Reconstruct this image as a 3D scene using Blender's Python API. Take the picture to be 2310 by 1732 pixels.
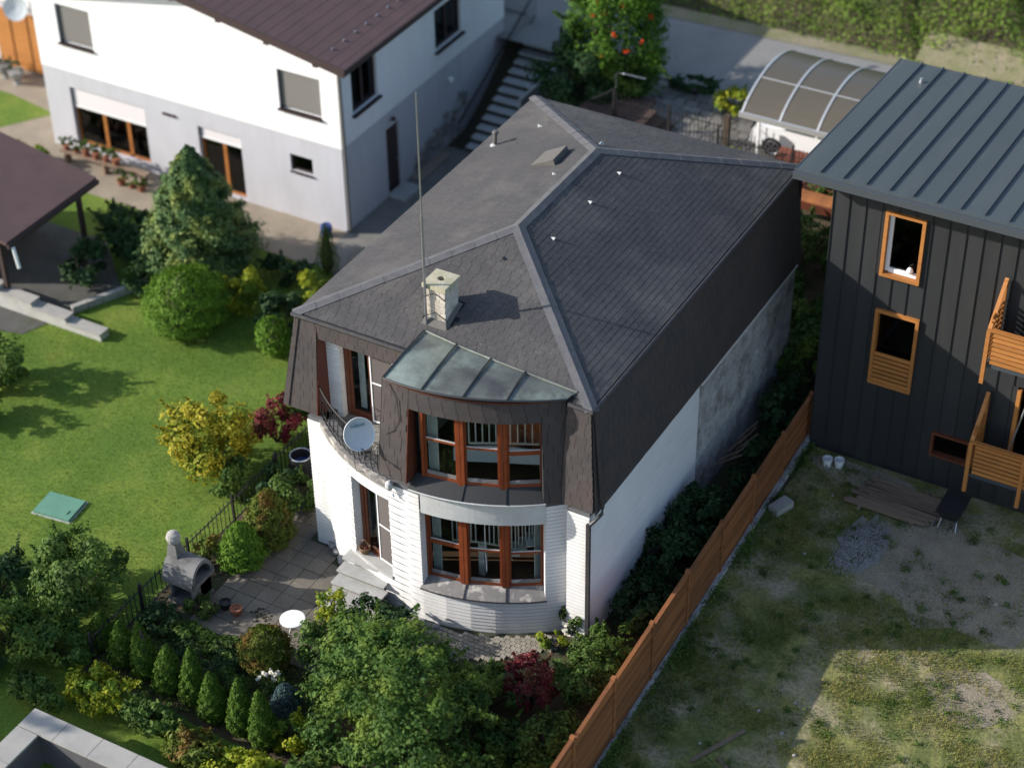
import bpy, bmesh, math, random
import numpy as np
from mathutils import Vector, Matrix

for o in list(bpy.data.objects):
    bpy.data.objects.remove(o, do_unlink=True)
scene = bpy.context.scene
COL = scene.collection
RNG = np.random.default_rng(7)
random.seed(7)
rad = math.radians

# ------------------------------------------------------------------ camera
cam_d = bpy.data.cameras.new('camera')
cam = bpy.data.objects.new('camera', cam_d)
COL.objects.link(cam)
_r = Vector((0.871715, 0.489845, -0.012822)); _u = Vector((-0.2867, 0.531074, 0.797348)); _f = Vector((-0.397387, 0.691384, -0.603384))
cam.matrix_world = Matrix(((_r.x, _u.x, -_f.x, 24.4145), (_r.y, _u.y, -_f.y, -32.0387), (_r.z, _u.z, -_f.z, 34.9301), (0, 0, 0, 1)))
cam_d.sensor_fit = 'HORIZONTAL'; cam_d.sensor_width = 36.0; cam_d.lens = 71.06
cam_d.clip_start = 0.5; cam_d.clip_end = 1500
cam_d.dof.use_dof = True
cam_d.dof.focus_distance = 49.0
cam_d.dof.aperture_fstop = 0.21
scene.camera = cam

# ------------------------------------------------------------------ sky, sun, exposure
SUN = Vector((-1.0, -0.52, 0.51)).normalized()          # towards the sun
world = bpy.data.worlds.new('World'); scene.world = world; world.use_nodes = True
wn = world.node_tree.nodes; wl = world.node_tree.links; wn.clear()
sky = wn.new('ShaderNodeTexSky'); sky.sky_type = 'NISHITA'; sky.sun_disc = False
sky.sun_elevation = math.asin(SUN.z); sky.sun_rotation = math.atan2(SUN.x, SUN.y)
sky.air_density = 1.0; sky.dust_density = 1.0; sky.ozone_density = 1.0
bg = wn.new('ShaderNodeBackground'); bg.inputs['Strength'].default_value = 0.15
wo = wn.new('ShaderNodeOutputWorld')
wl.new(sky.outputs[0], bg.inputs[0]); wl.new(bg.outputs[0], wo.inputs[0])
sun_d = bpy.data.lights.new('sun', 'SUN'); sun_d.energy = 4.4; sun_d.angle = rad(0.5); sun_d.color = (1.0, 0.94, 0.86)
sun = bpy.data.objects.new('sun', sun_d); COL.objects.link(sun)
sun.location = (-40, -20, 40); sun.rotation_euler = (-SUN).to_track_quat('-Z', 'Y').to_euler()
scene.view_settings.view_transform = 'Standard'; scene.view_settings.look = 'None'
scene.view_settings.exposure = 0.66; scene.view_settings.gamma = 1.0

# ------------------------------------------------------------------ materials
def new_mat(name):
    m = bpy.data.materials.new(name); m.use_nodes = True
    nt = m.node_tree; nt.nodes.clear()
    return m, nt, nt.nodes, nt.links
def c4(c): return (c[0], c[1], c[2], 1.0)
def pbr(name, col, rough=0.8, col2=None, nscale=3.0, ndet=6.0, lo=0.35, hi=0.7, island=0.0, objr=0.0, bump=0.0, bscale=30.0, metal=0.0, spec=0.4, stain=None, stscale=1.2, stlo=0.55, sthi=0.75, fine=0.0, fscale=60.0, stretch=None, speck=None, spscale=22.0, splo=0.68, sphi=0.74):
    """base colour with noise blotches to col2, random value per piece, fine speckle, stains, bump"""
    m, nt, N, Lk = new_mat(name)
    out = N.new('ShaderNodeOutputMaterial'); b = N.new('ShaderNodeBsdfPrincipled')
    Lk.new(b.outputs[0], out.inputs[0])
    b.inputs['Roughness'].default_value = rough; b.inputs['Metallic'].default_value = metal
    b.inputs['Specular IOR Level'].default_value = spec
    tc = N.new('ShaderNodeNewGeometry'); vec = tc.outputs['Position']
    if stretch:
        mp = N.new('ShaderNodeMapping'); mp.inputs['Scale'].default_value = stretch
        Lk.new(vec, mp.inputs['Vector']); vec = mp.outputs[0]
    def noise(scale, det, a, bb):
        n = N.new('ShaderNodeTexNoise'); n.inputs['Scale'].default_value = scale; n.inputs['Detail'].default_value = det; n.inputs['Roughness'].default_value = 0.6
        Lk.new(vec, n.inputs['Vector'])
        r = N.new('ShaderNodeMapRange'); r.inputs[1].default_value = a; r.inputs[2].default_value = bb
        Lk.new(n.outputs[0], r.inputs[0]); return r.outputs[0], n.outputs[0]
    def mix(fac, a, bb, mode='MIX'):
        x = N.new('ShaderNodeMix'); x.data_type = 'RGBA'; x.blend_type = mode
        if isinstance(fac, float): x.inputs[0].default_value = fac
        else: Lk.new(fac, x.inputs[0])
        for i, v in ((6, a), (7, bb)):
            if isinstance(v, tuple): x.inputs[i].default_value = c4(v)
            else: Lk.new(v, x.inputs[i])
        return x.outputs[2]
    cur = None
    if col2 is not None:
        f, _ = noise(nscale, ndet, lo, hi); cur = mix(f, tuple(col), tuple(col2))
    else:
        rgb = N.new('ShaderNodeRGB'); rgb.outputs[0].default_value = c4(col); cur = rgb.outputs[0]
    if stain is not None:
        f, _ = noise(stscale, 8.0, stlo, sthi); cur = mix(f, cur, tuple(stain))
    if speck is not None:
        f, _ = noise(spscale, 2.0, splo, sphi); cur = mix(f, cur, tuple(speck))
    val = None
    def addv(sock, amt):
        nonlocal val
        r = N.new('ShaderNodeMapRange'); r.inputs[3].default_value = 1 - amt; r.inputs[4].default_value = 1 + amt
        Lk.new(sock, r.inputs[0])
        if val is None: val = r.outputs[0]
        else:
            mm = N.new('ShaderNodeMath'); mm.operation = 'MULTIPLY'; Lk.new(val, mm.inputs[0]); Lk.new(r.outputs[0], mm.inputs[1]); val = mm.outputs[0]
    if island: addv(tc.outputs['Random Per Island'], island)
    if objr:
        oi = N.new('ShaderNodeObjectInfo'); addv(oi.outputs['Random'], objr)
    if fine:
        f, _ = noise(fscale, 3.0, 0.3, 0.7); addv(f, fine)
    if val is not None:
        hs = N.new('ShaderNodeHueSaturation'); Lk.new(cur, hs.inputs['Color']); Lk.new(val, hs.inputs['Value']); cur = hs.outputs[0]
    Lk.new(cur, b.inputs['Base Color'])
    if bump:
        n = N.new('ShaderNodeTexNoise'); n.inputs['Scale'].default_value = bscale; n.inputs['Detail'].default_value = 5.0; Lk.new(vec, n.inputs['Vector'])
        bp = N.new('ShaderNodeBump'); bp.inputs['Strength'].default_value = bump; bp.inputs['Distance'].default_value = 0.03
        Lk.new(n.outputs[0], bp.inputs['Height']); Lk.new(bp.outputs[0], b.inputs['Normal'])
    return m
def leafmat(name, ca, cb, cc=None, trans=0.32, rough=0.62, cscale=1.6):
    """leaf colours: random per leaf between ca and cb, patches of cc"""
    m, nt, N, Lk = new_mat(name)
    out = N.new('ShaderNodeOutputMaterial'); g = N.new('ShaderNodeNewGeometry')
    mx = N.new('ShaderNodeMix'); mx.data_type = 'RGBA'
    mx.inputs[6].default_value = c4(ca); mx.inputs[7].default_value = c4(cb)
    Lk.new(g.outputs['Random Per Island'], mx.inputs[0]); cur = mx.outputs[2]
    if cc is not None:
        n = N.new('ShaderNodeTexNoise'); n.inputs['Scale'].default_value = cscale; n.inputs['Detail'].default_value = 3.0
        Lk.new(g.outputs['Position'], n.inputs['Vector'])
        r = N.new('ShaderNodeMapRange'); r.inputs[1].default_value = 0.48; r.inputs[2].default_value = 0.62; Lk.new(n.outputs[0], r.inputs[0])
        m2 = N.new('ShaderNodeMix'); m2.data_type = 'RGBA'; Lk.new(r.outputs[0], m2.inputs[0]); Lk.new(cur, m2.inputs[6]); m2.inputs[7].default_value = c4(cc); cur = m2.outputs[2]
    b = N.new('ShaderNodeBsdfPrincipled'); b.inputs['Roughness'].default_value = rough; b.inputs['Specular IOR Level'].default_value = 0.18
    Lk.new(cur, b.inputs['Base Color'])
    t = N.new('ShaderNodeBsdfTranslucent'); Lk.new(cur, t.inputs['Color'])
    ms = N.new('ShaderNodeMixShader'); ms.inputs[0].default_value = trans
    Lk.new(b.outputs[0], ms.inputs[1]); Lk.new(t.outputs[0], ms.inputs[2]); Lk.new(ms.outputs[0], out.inputs[0])
    return m
def glassmat(name, tint=(0.75, 0.82, 0.8), ior=1.5):
    m, nt, N, Lk = new_mat(name)
    out = N.new('ShaderNodeOutputMaterial'); lw_ = N.new('ShaderNodeLayerWeight'); lw_.inputs[0].default_value = 0.5
    pw_ = N.new('ShaderNodeMath'); pw_.operation = 'POWER'; pw_.inputs[1].default_value = 4.0; Lk.new(lw_.outputs['Facing'], pw_.inputs[0])
    fr = N.new('ShaderNodeMapRange'); fr.inputs[3].default_value = 0.03; fr.inputs[4].default_value = 0.9; Lk.new(pw_.outputs[0], fr.inputs[0])
    t = N.new('ShaderNodeBsdfTransparent'); t.inputs[0].default_value = c4(tint)
    gl = N.new('ShaderNodeBsdfGlossy'); gl.inputs['Roughness'].default_value = 0.02; gl.inputs['Color'].default_value = (0.95, 0.97, 1, 1)
    ms = N.new('ShaderNodeMixShader'); Lk.new(fr.outputs[0], ms.inputs[0]); Lk.new(t.outputs[0], ms.inputs[1]); Lk.new(gl.outputs[0], ms.inputs[2]); Lk.new(ms.outputs[0], out.inputs[0])
    return m

M = {}
M['shingle'] = pbr('shingle', (0.055, 0.053, 0.056), 0.9, (0.072, 0.067, 0.066), nscale=0.9, island=0.06, objr=0.06, fine=0.22, fscale=45, stain=(0.125, 0.118, 0.108), stscale=0.45, stlo=0.5, sthi=0.85, bump=0.25, bscale=90, speck=(0.125, 0.12, 0.105), splo=.63, sphi=.72, spscale=17.0)
M['skirt_shingle'] = pbr('skirt_shingle', (0.056, 0.050, 0.050), 0.9, (0.078, 0.060, 0.055), nscale=1.2, island=0.07, objr=0.07, fine=0.15, fscale=60, bump=0.2, bscale=90)
M['underlay'] = pbr('underlay', (0.02, 0.019, 0.02), 0.95)
M['ridge_felt'] = pbr('ridge_felt', (0.105, 0.105, 0.113), 0.9, (0.08, 0.08, 0.085), nscale=4, fine=0.2, fscale=50, objr=0.04, bump=0.4, bscale=25)
M['white_brick'] = pbr('white_brick', (0.74, 0.73, 0.72), 0.7, (0.68, 0.67, 0.65), nscale=1.3, island=0.03, objr=0.03, stain=(0.54, 0.515, 0.465), stscale=0.9, stlo=0.52, sthi=0.82, stretch=(1.6, 1.6, .45), bump=0.1, bscale=60)
M['mortar_gap_shade'] = pbr('mortar_gap_shade', (0.13, 0.13, 0.14), 0.95, (0.09, 0.09, 0.09), nscale=2)  # chimney mortar; behind siding its dark colour paints the gap shadows
M['side_brick'] = pbr('side_brick', (0.72, 0.72, 0.73), 0.7, (0.66, 0.66, 0.67), nscale=1.0, island=0.03, objr=0.03)
M['grey_render'] = pbr('grey_render', (0.44, 0.44, 0.44), 0.95, (0.28, 0.28, 0.28), nscale=2.2, fine=0.3, fscale=14, bump=1.0, bscale=9, stain=(0.14, 0.13, 0.12), stscale=1.1, stlo=0.5, sthi=0.75)
M['concrete'] = pbr('concrete', (0.42, 0.42, 0.40), 0.9, (0.33, 0.32, 0.30), nscale=2.5, fine=0.12, fscale=50, stain=(0.2, 0.19, 0.17), stscale=1.5, stlo=0.6, sthi=0.85, bump=0.2, bscale=40)
M['band'] = pbr('band', (0.52, 0.53, 0.52), 0.85, (0.44, 0.44, 0.43), nscale=1.8, stain=(0.3, 0.29, 0.27), stscale=3.0, stlo=0.6, sthi=0.8, fine=0.06, fscale=50)
M['red_wood'] = pbr('red_wood', (0.23, 0.055, 0.018), 0.45, (0.17, 0.038, 0.013), nscale=5, objr=0.08, spec=0.4)
M['board_wood'] = pbr('board_wood', (0.115, 0.030, 0.014), 0.6, (0.08, 0.021, 0.011), nscale=4)
M['door_wood'] = pbr('door_wood', (0.16, 0.052, 0.024), 0.5, (0.11, 0.035, 0.018), nscale=4)
M['white_paint'] = pbr('white_paint', (0.8, 0.8, 0.8), 0.4)
M['zinc'] = pbr('zinc', (0.155, 0.168, 0.145), 0.42, (0.075, 0.075, 0.072), nscale=1.1, ndet=8, lo=0.40, hi=0.68, metal=0.35, stain=(0.33, 0.38, 0.32), stscale=0.6, stlo=0.44, sthi=0.66, fine=0.1, fscale=25, spec=0.5)
M['zinc_dark'] = pbr('zinc_dark', (0.06, 0.06, 0.06), 0.5, metal=0.6)
M['sill'] = pbr('sill', (0.20, 0.19, 0.18), 0.75, (0.11, 0.10, 0.10), nscale=3, stain=(0.42, 0.39, 0.35), stscale=3.0, stlo=0.5, sthi=0.62)
M['gutter'] = pbr('gutter', (0.035, 0.035, 0.04), 0.45, (0.06, 0.055, 0.05), nscale=6)
M['iron'] = pbr('iron', (0.022, 0.02, 0.02), 0.55)
M['steel'] = pbr('steel', (0.42, 0.43, 0.45), 0.35, metal=0.8)
M['dish'] = pbr('dish', (0.50, 0.54, 0.57), 0.5, (0.45, 0.50, 0.54), nscale=3)
M['logo'] = pbr('logo', (0.01, 0.16, 0.24), 0.5)
M['chim_brick'] = pbr('chim_brick', (0.55, 0.50, 0.43), 0.9, (0.42, 0.37, 0.30), nscale=5, island=0.12, objr=0.12, stain=(0.20, 0.18, 0.14), stscale=4, stlo=0.58, sthi=0.75)
M['chim_cap'] = pbr('chim_cap', (0.45, 0.41, 0.31), 0.95, (0.33, 0.31, 0.20), nscale=3, fine=0.15, fscale=30, bump=0.3, bscale=30)
M['soot'] = pbr('soot', (0.012, 0.011, 0.010), 1.0)
M['flashing'] = pbr('flashing', (0.09, 0.085, 0.08), 0.7, (0.12, 0.11, 0.10), nscale=4)
M['vent_white'] = pbr('vent_white', (0.36, 0.37, 0.38), 0.6)
M['glass'] = glassmat('glass', (0.90, 0.92, 0.91))
M['glass_dark'] = glassmat('glass_dark', (0.35, 0.38, 0.38))
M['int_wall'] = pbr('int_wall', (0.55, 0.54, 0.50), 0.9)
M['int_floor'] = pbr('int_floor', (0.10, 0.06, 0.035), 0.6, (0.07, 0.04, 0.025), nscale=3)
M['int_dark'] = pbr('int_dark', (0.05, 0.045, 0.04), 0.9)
M['curtain'] = pbr('curtain', (0.62, 0.65, 0.62), 0.9, (0.5, 0.53, 0.5), nscale=6)
M['net'] = pbr('net', (0.11, 0.095, 0.09), 0.8)
M['slab'] = pbr('slab', (0.18, 0.16, 0.13), 0.95, (0.12, 0.107, 0.088), nscale=0.9, objr=0.12, fine=0.3, fscale=40, stain=(0.11, 0.105, 0.09), stscale=0.8, stlo=0.55, sthi=0.8, bump=0.35, bscale=60)
M['joint'] = pbr('joint', (0.05, 0.045, 0.03), 1.0, (0.05, 0.065, 0.025), nscale=5)
M['paver'] = pbr('paver', (0.32, 0.29, 0.24), 0.95, (0.22, 0.20, 0.16), nscale=2, objr=0.15, island=0.15, fine=0.15, fscale=50, bump=0.3, bscale=50)
M['flagstone'] = pbr('flagstone', (0.24, 0.23, 0.21), 0.95, (0.17, 0.155, 0.14), nscale=2, island=0.2, fine=0.15, fscale=40)
M['shaded_paving'] = pbr('shaded_paving', (0.10, 0.097, 0.09), 0.95, (0.07, 0.068, 0.062), nscale=1.5, fine=.15, fscale=20)  # colour darkened to carry shade on the shed patio and stair bodies
M['asphalt'] = pbr('asphalt', (0.25, 0.24, 0.225), 0.95, (0.20, 0.195, 0.185), nscale=0.7, fine=0.12, fscale=25)
M['verge'] = pbr('verge', (0.26, 0.22, 0.15), 1.0, (0.16, 0.17, 0.07), nscale=1.4, fine=0.2, fscale=14, bump=0.5, bscale=12)
M['soil'] = pbr('soil', (0.075, 0.055, 0.035), 1.0, (0.05, 0.05, 0.022), nscale=1.3, fine=0.25, fscale=20, bump=0.6, bscale=15)
M['grass_base'] = pbr('grass_base', (0.085, 0.155, 0.013), 0.95, (0.15, 0.20, 0.025), nscale=0.8, ndet=7, lo=0.38, hi=0.66, fine=0.28, fscale=11, stain=(0.075, 0.14, 0.013), stscale=0.35, stlo=0.45, sthi=0.62, bump=0.5, bscale=30)
M['yard_base'] = pbr('yard_base', (0.115, 0.13, 0.038), 1.0, (0.33, 0.275, 0.18), nscale=0.62, ndet=9, lo=0.44, hi=0.64, fine=0.3, fscale=9, stain=(0.21, 0.205, 0.065), stscale=1.4, stlo=0.5, sthi=0.62, bump=0.7, bscale=14)
M['bare'] = pbr('bare', (0.31, 0.26, 0.19), 1.0, (0.22, 0.185, 0.135), nscale=1.8, fine=0.2, fscale=16, bump=0.5, bscale=20)
M['gravel'] = pbr('gravel', (0.30, 0.28, 0.27), 1.0, (0.2, 0.19, 0.18), nscale=6, island=0.3)
M['tan_path'] = pbr('tan_path', (0.30, 0.25, 0.19), 0.95, (0.23, 0.195, 0.15), nscale=1.4, fine=0.1, fscale=30)
M['grey_path'] = pbr('grey_path', (0.21, 0.20, 0.18), 0.95, (0.16, 0.155, 0.14), nscale=1.4, fine=0.1, fscale=30)
M['nb_white'] = pbr('nb_white', (0.80, 0.80, 0.81), 0.85, (0.74, 0.74, 0.75), nscale=1.0, stain=(0.66, 0.65, 0.63), stscale=0.8, stlo=0.6, sthi=0.85, stretch=(1.5, 1.5, .35))
M['nb_grey'] = pbr('nb_grey', (0.49, 0.49, 0.53), 0.9, (0.44, 0.44, 0.47), nscale=1.2, stain=(0.38, 0.37, 0.36), stscale=0.9, stlo=0.6, sthi=0.85, stretch=(1.5, 1.5, .4))
M['nb_roof'] = pbr('nb_roof', (0.105, 0.062, 0.060), 0.75, (0.085, 0.052, 0.05), nscale=1.4, fine=0.1, fscale=20, spec=0.4)
M['nb_frame'] = pbr('nb_frame', (0.05, 0.032, 0.032), 0.6)
M['shutter'] = pbr('shutter', (0.165, 0.158, 0.145), 0.7)
M['shutter_white'] = pbr('shutter_white', (0.62, 0.59, 0.60), 0.6)
M['oak'] = pbr('oak', (0.36, 0.14, 0.035), 0.5, (0.28, 0.10, 0.025), nscale=6)
M['timber'] = pbr('timber', (0.44, 0.18, 0.045), 0.6, (0.33, 0.13, 0.035), nscale=5, objr=0.1, island=0.1, stretch=(0.3, 1, 3))
M['clad'] = pbr('clad', (0.030, 0.031, 0.032), 0.6, (0.037, 0.038, 0.039), nscale=0.8, objr=0.10, spec=0.25, stain=(0.042, 0.042, 0.04), stscale=1.2, stlo=.55, sthi=.8, stretch=(2, 2, .25))
M['dark_roof'] = pbr('dark_roof', (0.054, 0.066, 0.069), 0.55, (0.062, 0.074, 0.077), nscale=0.6, objr=0.07, spec=0.45, stain=(0.08, 0.088, 0.086), stscale=1.0, stlo=.55, sthi=.8, stretch=(2.5, .35, 1), fine=.06, fscale=20)
M['dark_trim'] = pbr('dark_trim', (0.055, 0.064, 0.072), 0.5)
M['fence_wood'] = pbr('fence_wood', (0.31, 0.115, 0.036), 0.8, (0.16, 0.06, 0.024), nscale=3, objr=0.28, fine=0.15, fscale=30, stretch=(1, 0.2, 3), bump=0.2, bscale=30)
M['car_white'] = pbr('car_white', (0.82, 0.82, 0.83), 0.25, spec=0.6)
M['tyre'] = pbr('tyre', (0.018, 0.018, 0.019), 0.85)
M['alloy'] = pbr('alloy', (0.6, 0.6, 0.62), 0.3, metal=0.8)
M['alu'] = pbr('alu', (0.62, 0.62, 0.60), 0.4, metal=0.6)
M['red_tile'] = pbr('red_tile', (0.17, 0.055, 0.035), 0.8, (0.12, 0.04, 0.028), nscale=3, objr=0.1)
M['porch'] = pbr('porch', (0.10, 0.062, 0.05), 0.85, (0.075, 0.05, 0.042), nscale=3, objr=0.12)
M['stone'] = pbr('stone', (0.30, 0.29, 0.28), 0.95, (0.18, 0.175, 0.17), nscale=5, objr=0.25, island=0.25, bump=0.6, bscale=12)
M['bark'] = pbr('bark', (0.075, 0.055, 0.038), 0.95, (0.045, 0.034, 0.024), nscale=8, bump=0.6, bscale=25)
M['terracotta'] = pbr('terracotta', (0.30, 0.11, 0.06), 0.85, (0.22, 0.085, 0.05), nscale=6)
M['black_plastic'] = pbr('black_plastic', (0.02, 0.02, 0.021), 0.5)
M['blue_plastic'] = pbr('blue_plastic', (0.03, 0.06, 0.22), 0.45)
M['green_lid'] = pbr('green_lid', (0.12, 0.27, 0.19), 0.6, (0.10, 0.23, 0.16), nscale=3)
M['grill'] = pbr('grill', (0.18, 0.175, 0.17), 0.9, (0.12, 0.118, 0.115), nscale=3, fine=0.1, fscale=40, stain=(0.05, 0.047, 0.045), stscale=2, stlo=0.5, sthi=0.8)
M['old_wood'] = pbr('old_wood', (0.24, 0.17, 0.12), 0.9, (0.17, 0.12, 0.085), nscale=4, objr=0.2, stretch=(0.4, 2, 2))
M['wicker'] = pbr('wicker', (0.22, 0.13, 0.07), 0.9, (0.15, 0.09, 0.05), nscale=14)
M['pond'] = pbr('pond', (0.10, 0.095, 0.10), 0.8, (0.08, 0.075, 0.075), nscale=2)
M['cap_stone'] = pbr('cap_stone', (0.36, 0.34, 0.31), 0.9, (0.29, 0.28, 0.26), nscale=2, objr=0.06, fine=0.06, fscale=40)
def polycarb():
    m, nt, N, Lk = new_mat('polycarbonate')
    out = N.new('ShaderNodeOutputMaterial'); b = N.new('ShaderNodeBsdfPrincipled')
    b.inputs['Base Color'].default_value = (0.13, 0.115, 0.09, 1); b.inputs['Roughness'].default_value = 0.3; b.inputs['Specular IOR Level'].default_value = 0.5
    t = N.new('ShaderNodeBsdfTransparent'); t.inputs[0].default_value = (0.42, 0.36, 0.28, 1)
    ms = N.new('ShaderNodeMixShader'); ms.inputs[0].default_value = 0.25
    Lk.new(b.outputs[0], ms.inputs[1]); Lk.new(t.outputs[0], ms.inputs[2]); Lk.new(ms.outputs[0], out.inputs[0]); return m
M['poly'] = polycarb()
# foliage
M['lf_tree'] = leafmat('lf_tree', (0.030, 0.076, 0.016), (0.098, 0.178, 0.034), (0.149, 0.218, 0.034), cscale=1.1)
M['lf_dark'] = leafmat('lf_dark', (0.021, 0.056, 0.021), (0.061, 0.114, 0.039))
M['lf_blue'] = leafmat('lf_blue', (0.074, 0.135, 0.128), (0.121, 0.182, 0.189))
M['lf_shrub'] = leafmat('lf_shrub', (0.053, 0.113, 0.021), (0.129, 0.197, 0.038), (0.053, 0.091, 0.021))
M['lf_thuja'] = leafmat('lf_thuja', (0.040, 0.090, 0.010), (0.095, 0.165, 0.016), trans=0.2)
M['lf_brown'] = leafmat('lf_brown', (0.075, 0.115, 0.014), (0.13, 0.165, 0.024), (0.17, 0.105, 0.024), trans=0.2, cscale=1.8)
M['lf_conifer'] = leafmat('lf_conifer', (0.056, 0.119, 0.037), (0.125, 0.200, 0.069), (0.213, 0.263, 0.062), trans=0.2)
M['lf_yellow'] = leafmat('lf_yellow', (0.24, 0.215, 0.016), (0.44, 0.37, 0.03), (0.20, 0.25, 0.025))
M['lf_lime'] = leafmat('lf_lime', (0.189, 0.257, 0.016), (0.378, 0.378, 0.027), (0.108, 0.189, 0.022))
M['lf_red'] = leafmat('lf_red', (0.101, 0.019, 0.022), (0.257, 0.041, 0.051), (0.135, 0.061, 0.030), cscale=2.4)
M['lf_ball'] = leafmat('lf_ball', (0.070, 0.163, 0.016), (0.147, 0.256, 0.025), trans=0.2)
M['lf_vine'] = leafmat('lf_vine', (0.055, 0.135, 0.013), (0.125, 0.235, 0.025), (0.04, 0.10, 0.012), trans=0.35, cscale=.7)
M['lf_bank'] = leafmat('lf_bank', (0.103, 0.190, 0.021), (0.230, 0.322, 0.046), (0.086, 0.161, 0.023), trans=0.3, cscale=0.6)
M['flower_orange'] = leafmat('flower_orange', (0.75, 0.09, 0.02), (0.85, 0.16, 0.04), trans=0.2)
M['flower_white'] = leafmat('flower_white', (0.72, 0.68, 0.55), (0.82, 0.80, 0.72), trans=0.2)
M['flower_red'] = leafmat('flower_red', (0.5, 0.02, 0.05), (0.6, 0.05, 0.1), trans=0.2)
M['blade'] = leafmat('blade', (0.106, 0.194, 0.018), (0.219, 0.294, 0.034), trans=0.3)
M['blade_dry'] = leafmat('blade_dry', (0.15, 0.175, 0.030), (0.42, 0.37, 0.13), (0.14, 0.19, 0.028), trans=0.3, cscale=0.8)

# ------------------------------------------------------------------ mesh helpers
def wloc(o):
    v = Vector((0, 0, 0))
    while o is not None:
        v += o.location; o = o.parent
    return v
def raw_obj(name, verts, faces, mats, parent=None, mi=None, smooth=False, origin=None):
    V = np.asarray(verts, dtype=np.float64).reshape(-1, 3)
    if origin is None:
        lo, hi = V.min(0), V.max(0); origin = ((lo[0] + hi[0]) / 2, (lo[1] + hi[1]) / 2, lo[2])
    origin = Vector(origin)
    me = bpy.data.meshes.new(name)
    V = V - np.array(origin)
    if isinstance(faces, np.ndarray):
        nv, nf, k = len(V), len(faces), faces.shape[1]
        me.vertices.add(nv); me.vertices.foreach_set('co', V.astype(np.float32).ravel())
        me.loops.add(nf * k); me.loops.foreach_set('vertex_index', faces.astype(np.int32).ravel())
        me.polygons.add(nf); me.polygons.foreach_set('loop_start', np.arange(0, nf * k, k, dtype=np.int32)); me.polygons.foreach_set('loop_total', np.full(nf, k, dtype=np.int32))
        me.update(calc_edges=True); me.validate()
    else:
        me.from_pydata(V.tolist(), [], faces)
    for m in (mats if isinstance(mats, (list, tuple)) else [mats]):
        me.materials.append(M[m] if isinstance(m, str) else m)
    if mi is not None: me.polygons.foreach_set('material_index', np.asarray(mi, dtype=np.int32))
    if smooth: me.polygons.foreach_set('use_smooth', np.ones(len(me.polygons), dtype=bool))
    me.update()
    o = bpy.data.objects.new(name, me); COL.objects.link(o)
    if parent is not None:
        o.parent = parent; o.location = origin - wloc(parent)
    else: o.location = origin
    return o
class MB:
    def __init__(s): s.v = []; s.f = []
    def add(s, vs, fs):
        n = len(s.v); s.v += [tuple(p) for p in vs]; s.f += [tuple(i + n for i in f) for f in fs]; return s
    def quad(s, a, b, c, d): return s.add([a, b, c, d], [(0, 1, 2, 3)])
    def hexa(s, p):   # 8 points: bottom 4 ccw, top 4 ccw
        return s.add(p, [(3, 2, 1, 0), (4, 5, 6, 7), (0, 1, 5, 4), (1, 2, 6, 5), (2, 3, 7, 6), (3, 0, 4, 7)])
    def box(s, x0, x1, y0, y1, z0, z1):
        return s.hexa([(x0, y0, z0), (x1, y0, z0), (x1, y1, z0), (x0, y1, z0), (x0, y0, z1), (x1, y0, z1), (x1, y1, z1), (x0, y1, z1)])
    def obox(s, c, ax, ay, az, hx, hy, hz):   # oriented box
        c = Vector(c); ax = Vector(ax).normalized() * hx; ay = Vector(ay).normalized() * hy; az = Vector(az).normalized() * hz
        return s.hexa([c - ax - ay - az, c + ax - ay - az, c + ax + ay - az, c - ax + ay - az, c - ax - ay + az, c + ax - ay + az, c + ax + ay + az, c - ax + ay + az])
    def bar(s, a, b, w, h=None, up=(0, 0, 1)):
        a = Vector(a); b = Vector(b); d = b - a; h = w if h is None else h
        u = Vector(up)
        if abs(d.normalized().dot(u)) > 0.98: u = Vector((0, 1, 0))
        side = d.cross(u).normalized(); u = side.cross(d).normalized()
        return s.obox((a + b) / 2, d, side, u, d.length / 2, w / 2, h / 2)
    def prism(s, poly, z0, z1):
        n = len(poly); vs = [(p[0], p[1], z0) for p in poly] + [(p[0], p[1], z1) for p in poly]
        fs = [tuple(range(n - 1, -1, -1)), tuple(range(n, 2 * n))] + [(i, (i + 1) % n, (i + 1) % n + n, i + n) for i in range(n)]
        return s.add(vs, fs)
    def loft(s, rings, close=True, caps=True):
        n = len(rings[0]); vs = [p for r in rings for p in r]; fs = []
        for k in range(len(rings) - 1):
            for i in range(n if close else n - 1):
                j = (i + 1) % n; fs.append((k * n + i, k * n + j, (k + 1) * n + j, (k + 1) * n + i))
        if caps and close: fs += [tuple(range(n - 1, -1, -1)), tuple(range((len(rings) - 1) * n, len(rings) * n))]
        return s.add(vs, fs)
    def tube(s, path, r, n=8):
        path = [Vector(p) for p in path]; rs = r if isinstance(r, (list, tuple)) else [r] * len(path); rings = []
        for i, p in enumerate(path):
            d = (path[min(i + 1, len(path) - 1)] - path[max(i - 1, 0)]).normalized()
            u = Vector((0, 0, 1)) if abs(d.z) < 0.95 else Vector((1, 0, 0))
            a = d.cross(u).normalized(); b = a.cross(d).normalized()
            rings.append([p + a * (rs[i] * math.cos(t)) + b * (rs[i] * math.sin(t)) for t in [2 * math.pi * k / n for k in range(n)]])
        return s.loft(rings)
    def lathe(s, c, prof, n=16):
        rings = [[(c[0] + r * math.cos(2 * math.pi * k / n), c[1] + r * math.sin(2 * math.pi * k / n), c[2] + z) for k in range(n)] for r, z in prof]
        return s.loft(rings)
    def build(s, name, mat, parent=None, smooth=False, origin=None): return raw_obj(name, s.v, s.f, mat, parent, smooth=smooth, origin=origin)
def thing(name, label, cat, loc=(0, 0, 0), group=None):
    o = bpy.data.objects.new(name, None); COL.objects.link(o); o.location = loc; o.empty_display_size = 0.2
    return tag(o, label, cat, group)
def tag(o, label, cat, group=None):
    o['label'] = label; o['category'] = cat
    if group: o['group'] = group
    return o
def struct(o): o['kind'] = 'structure'; return o
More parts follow.
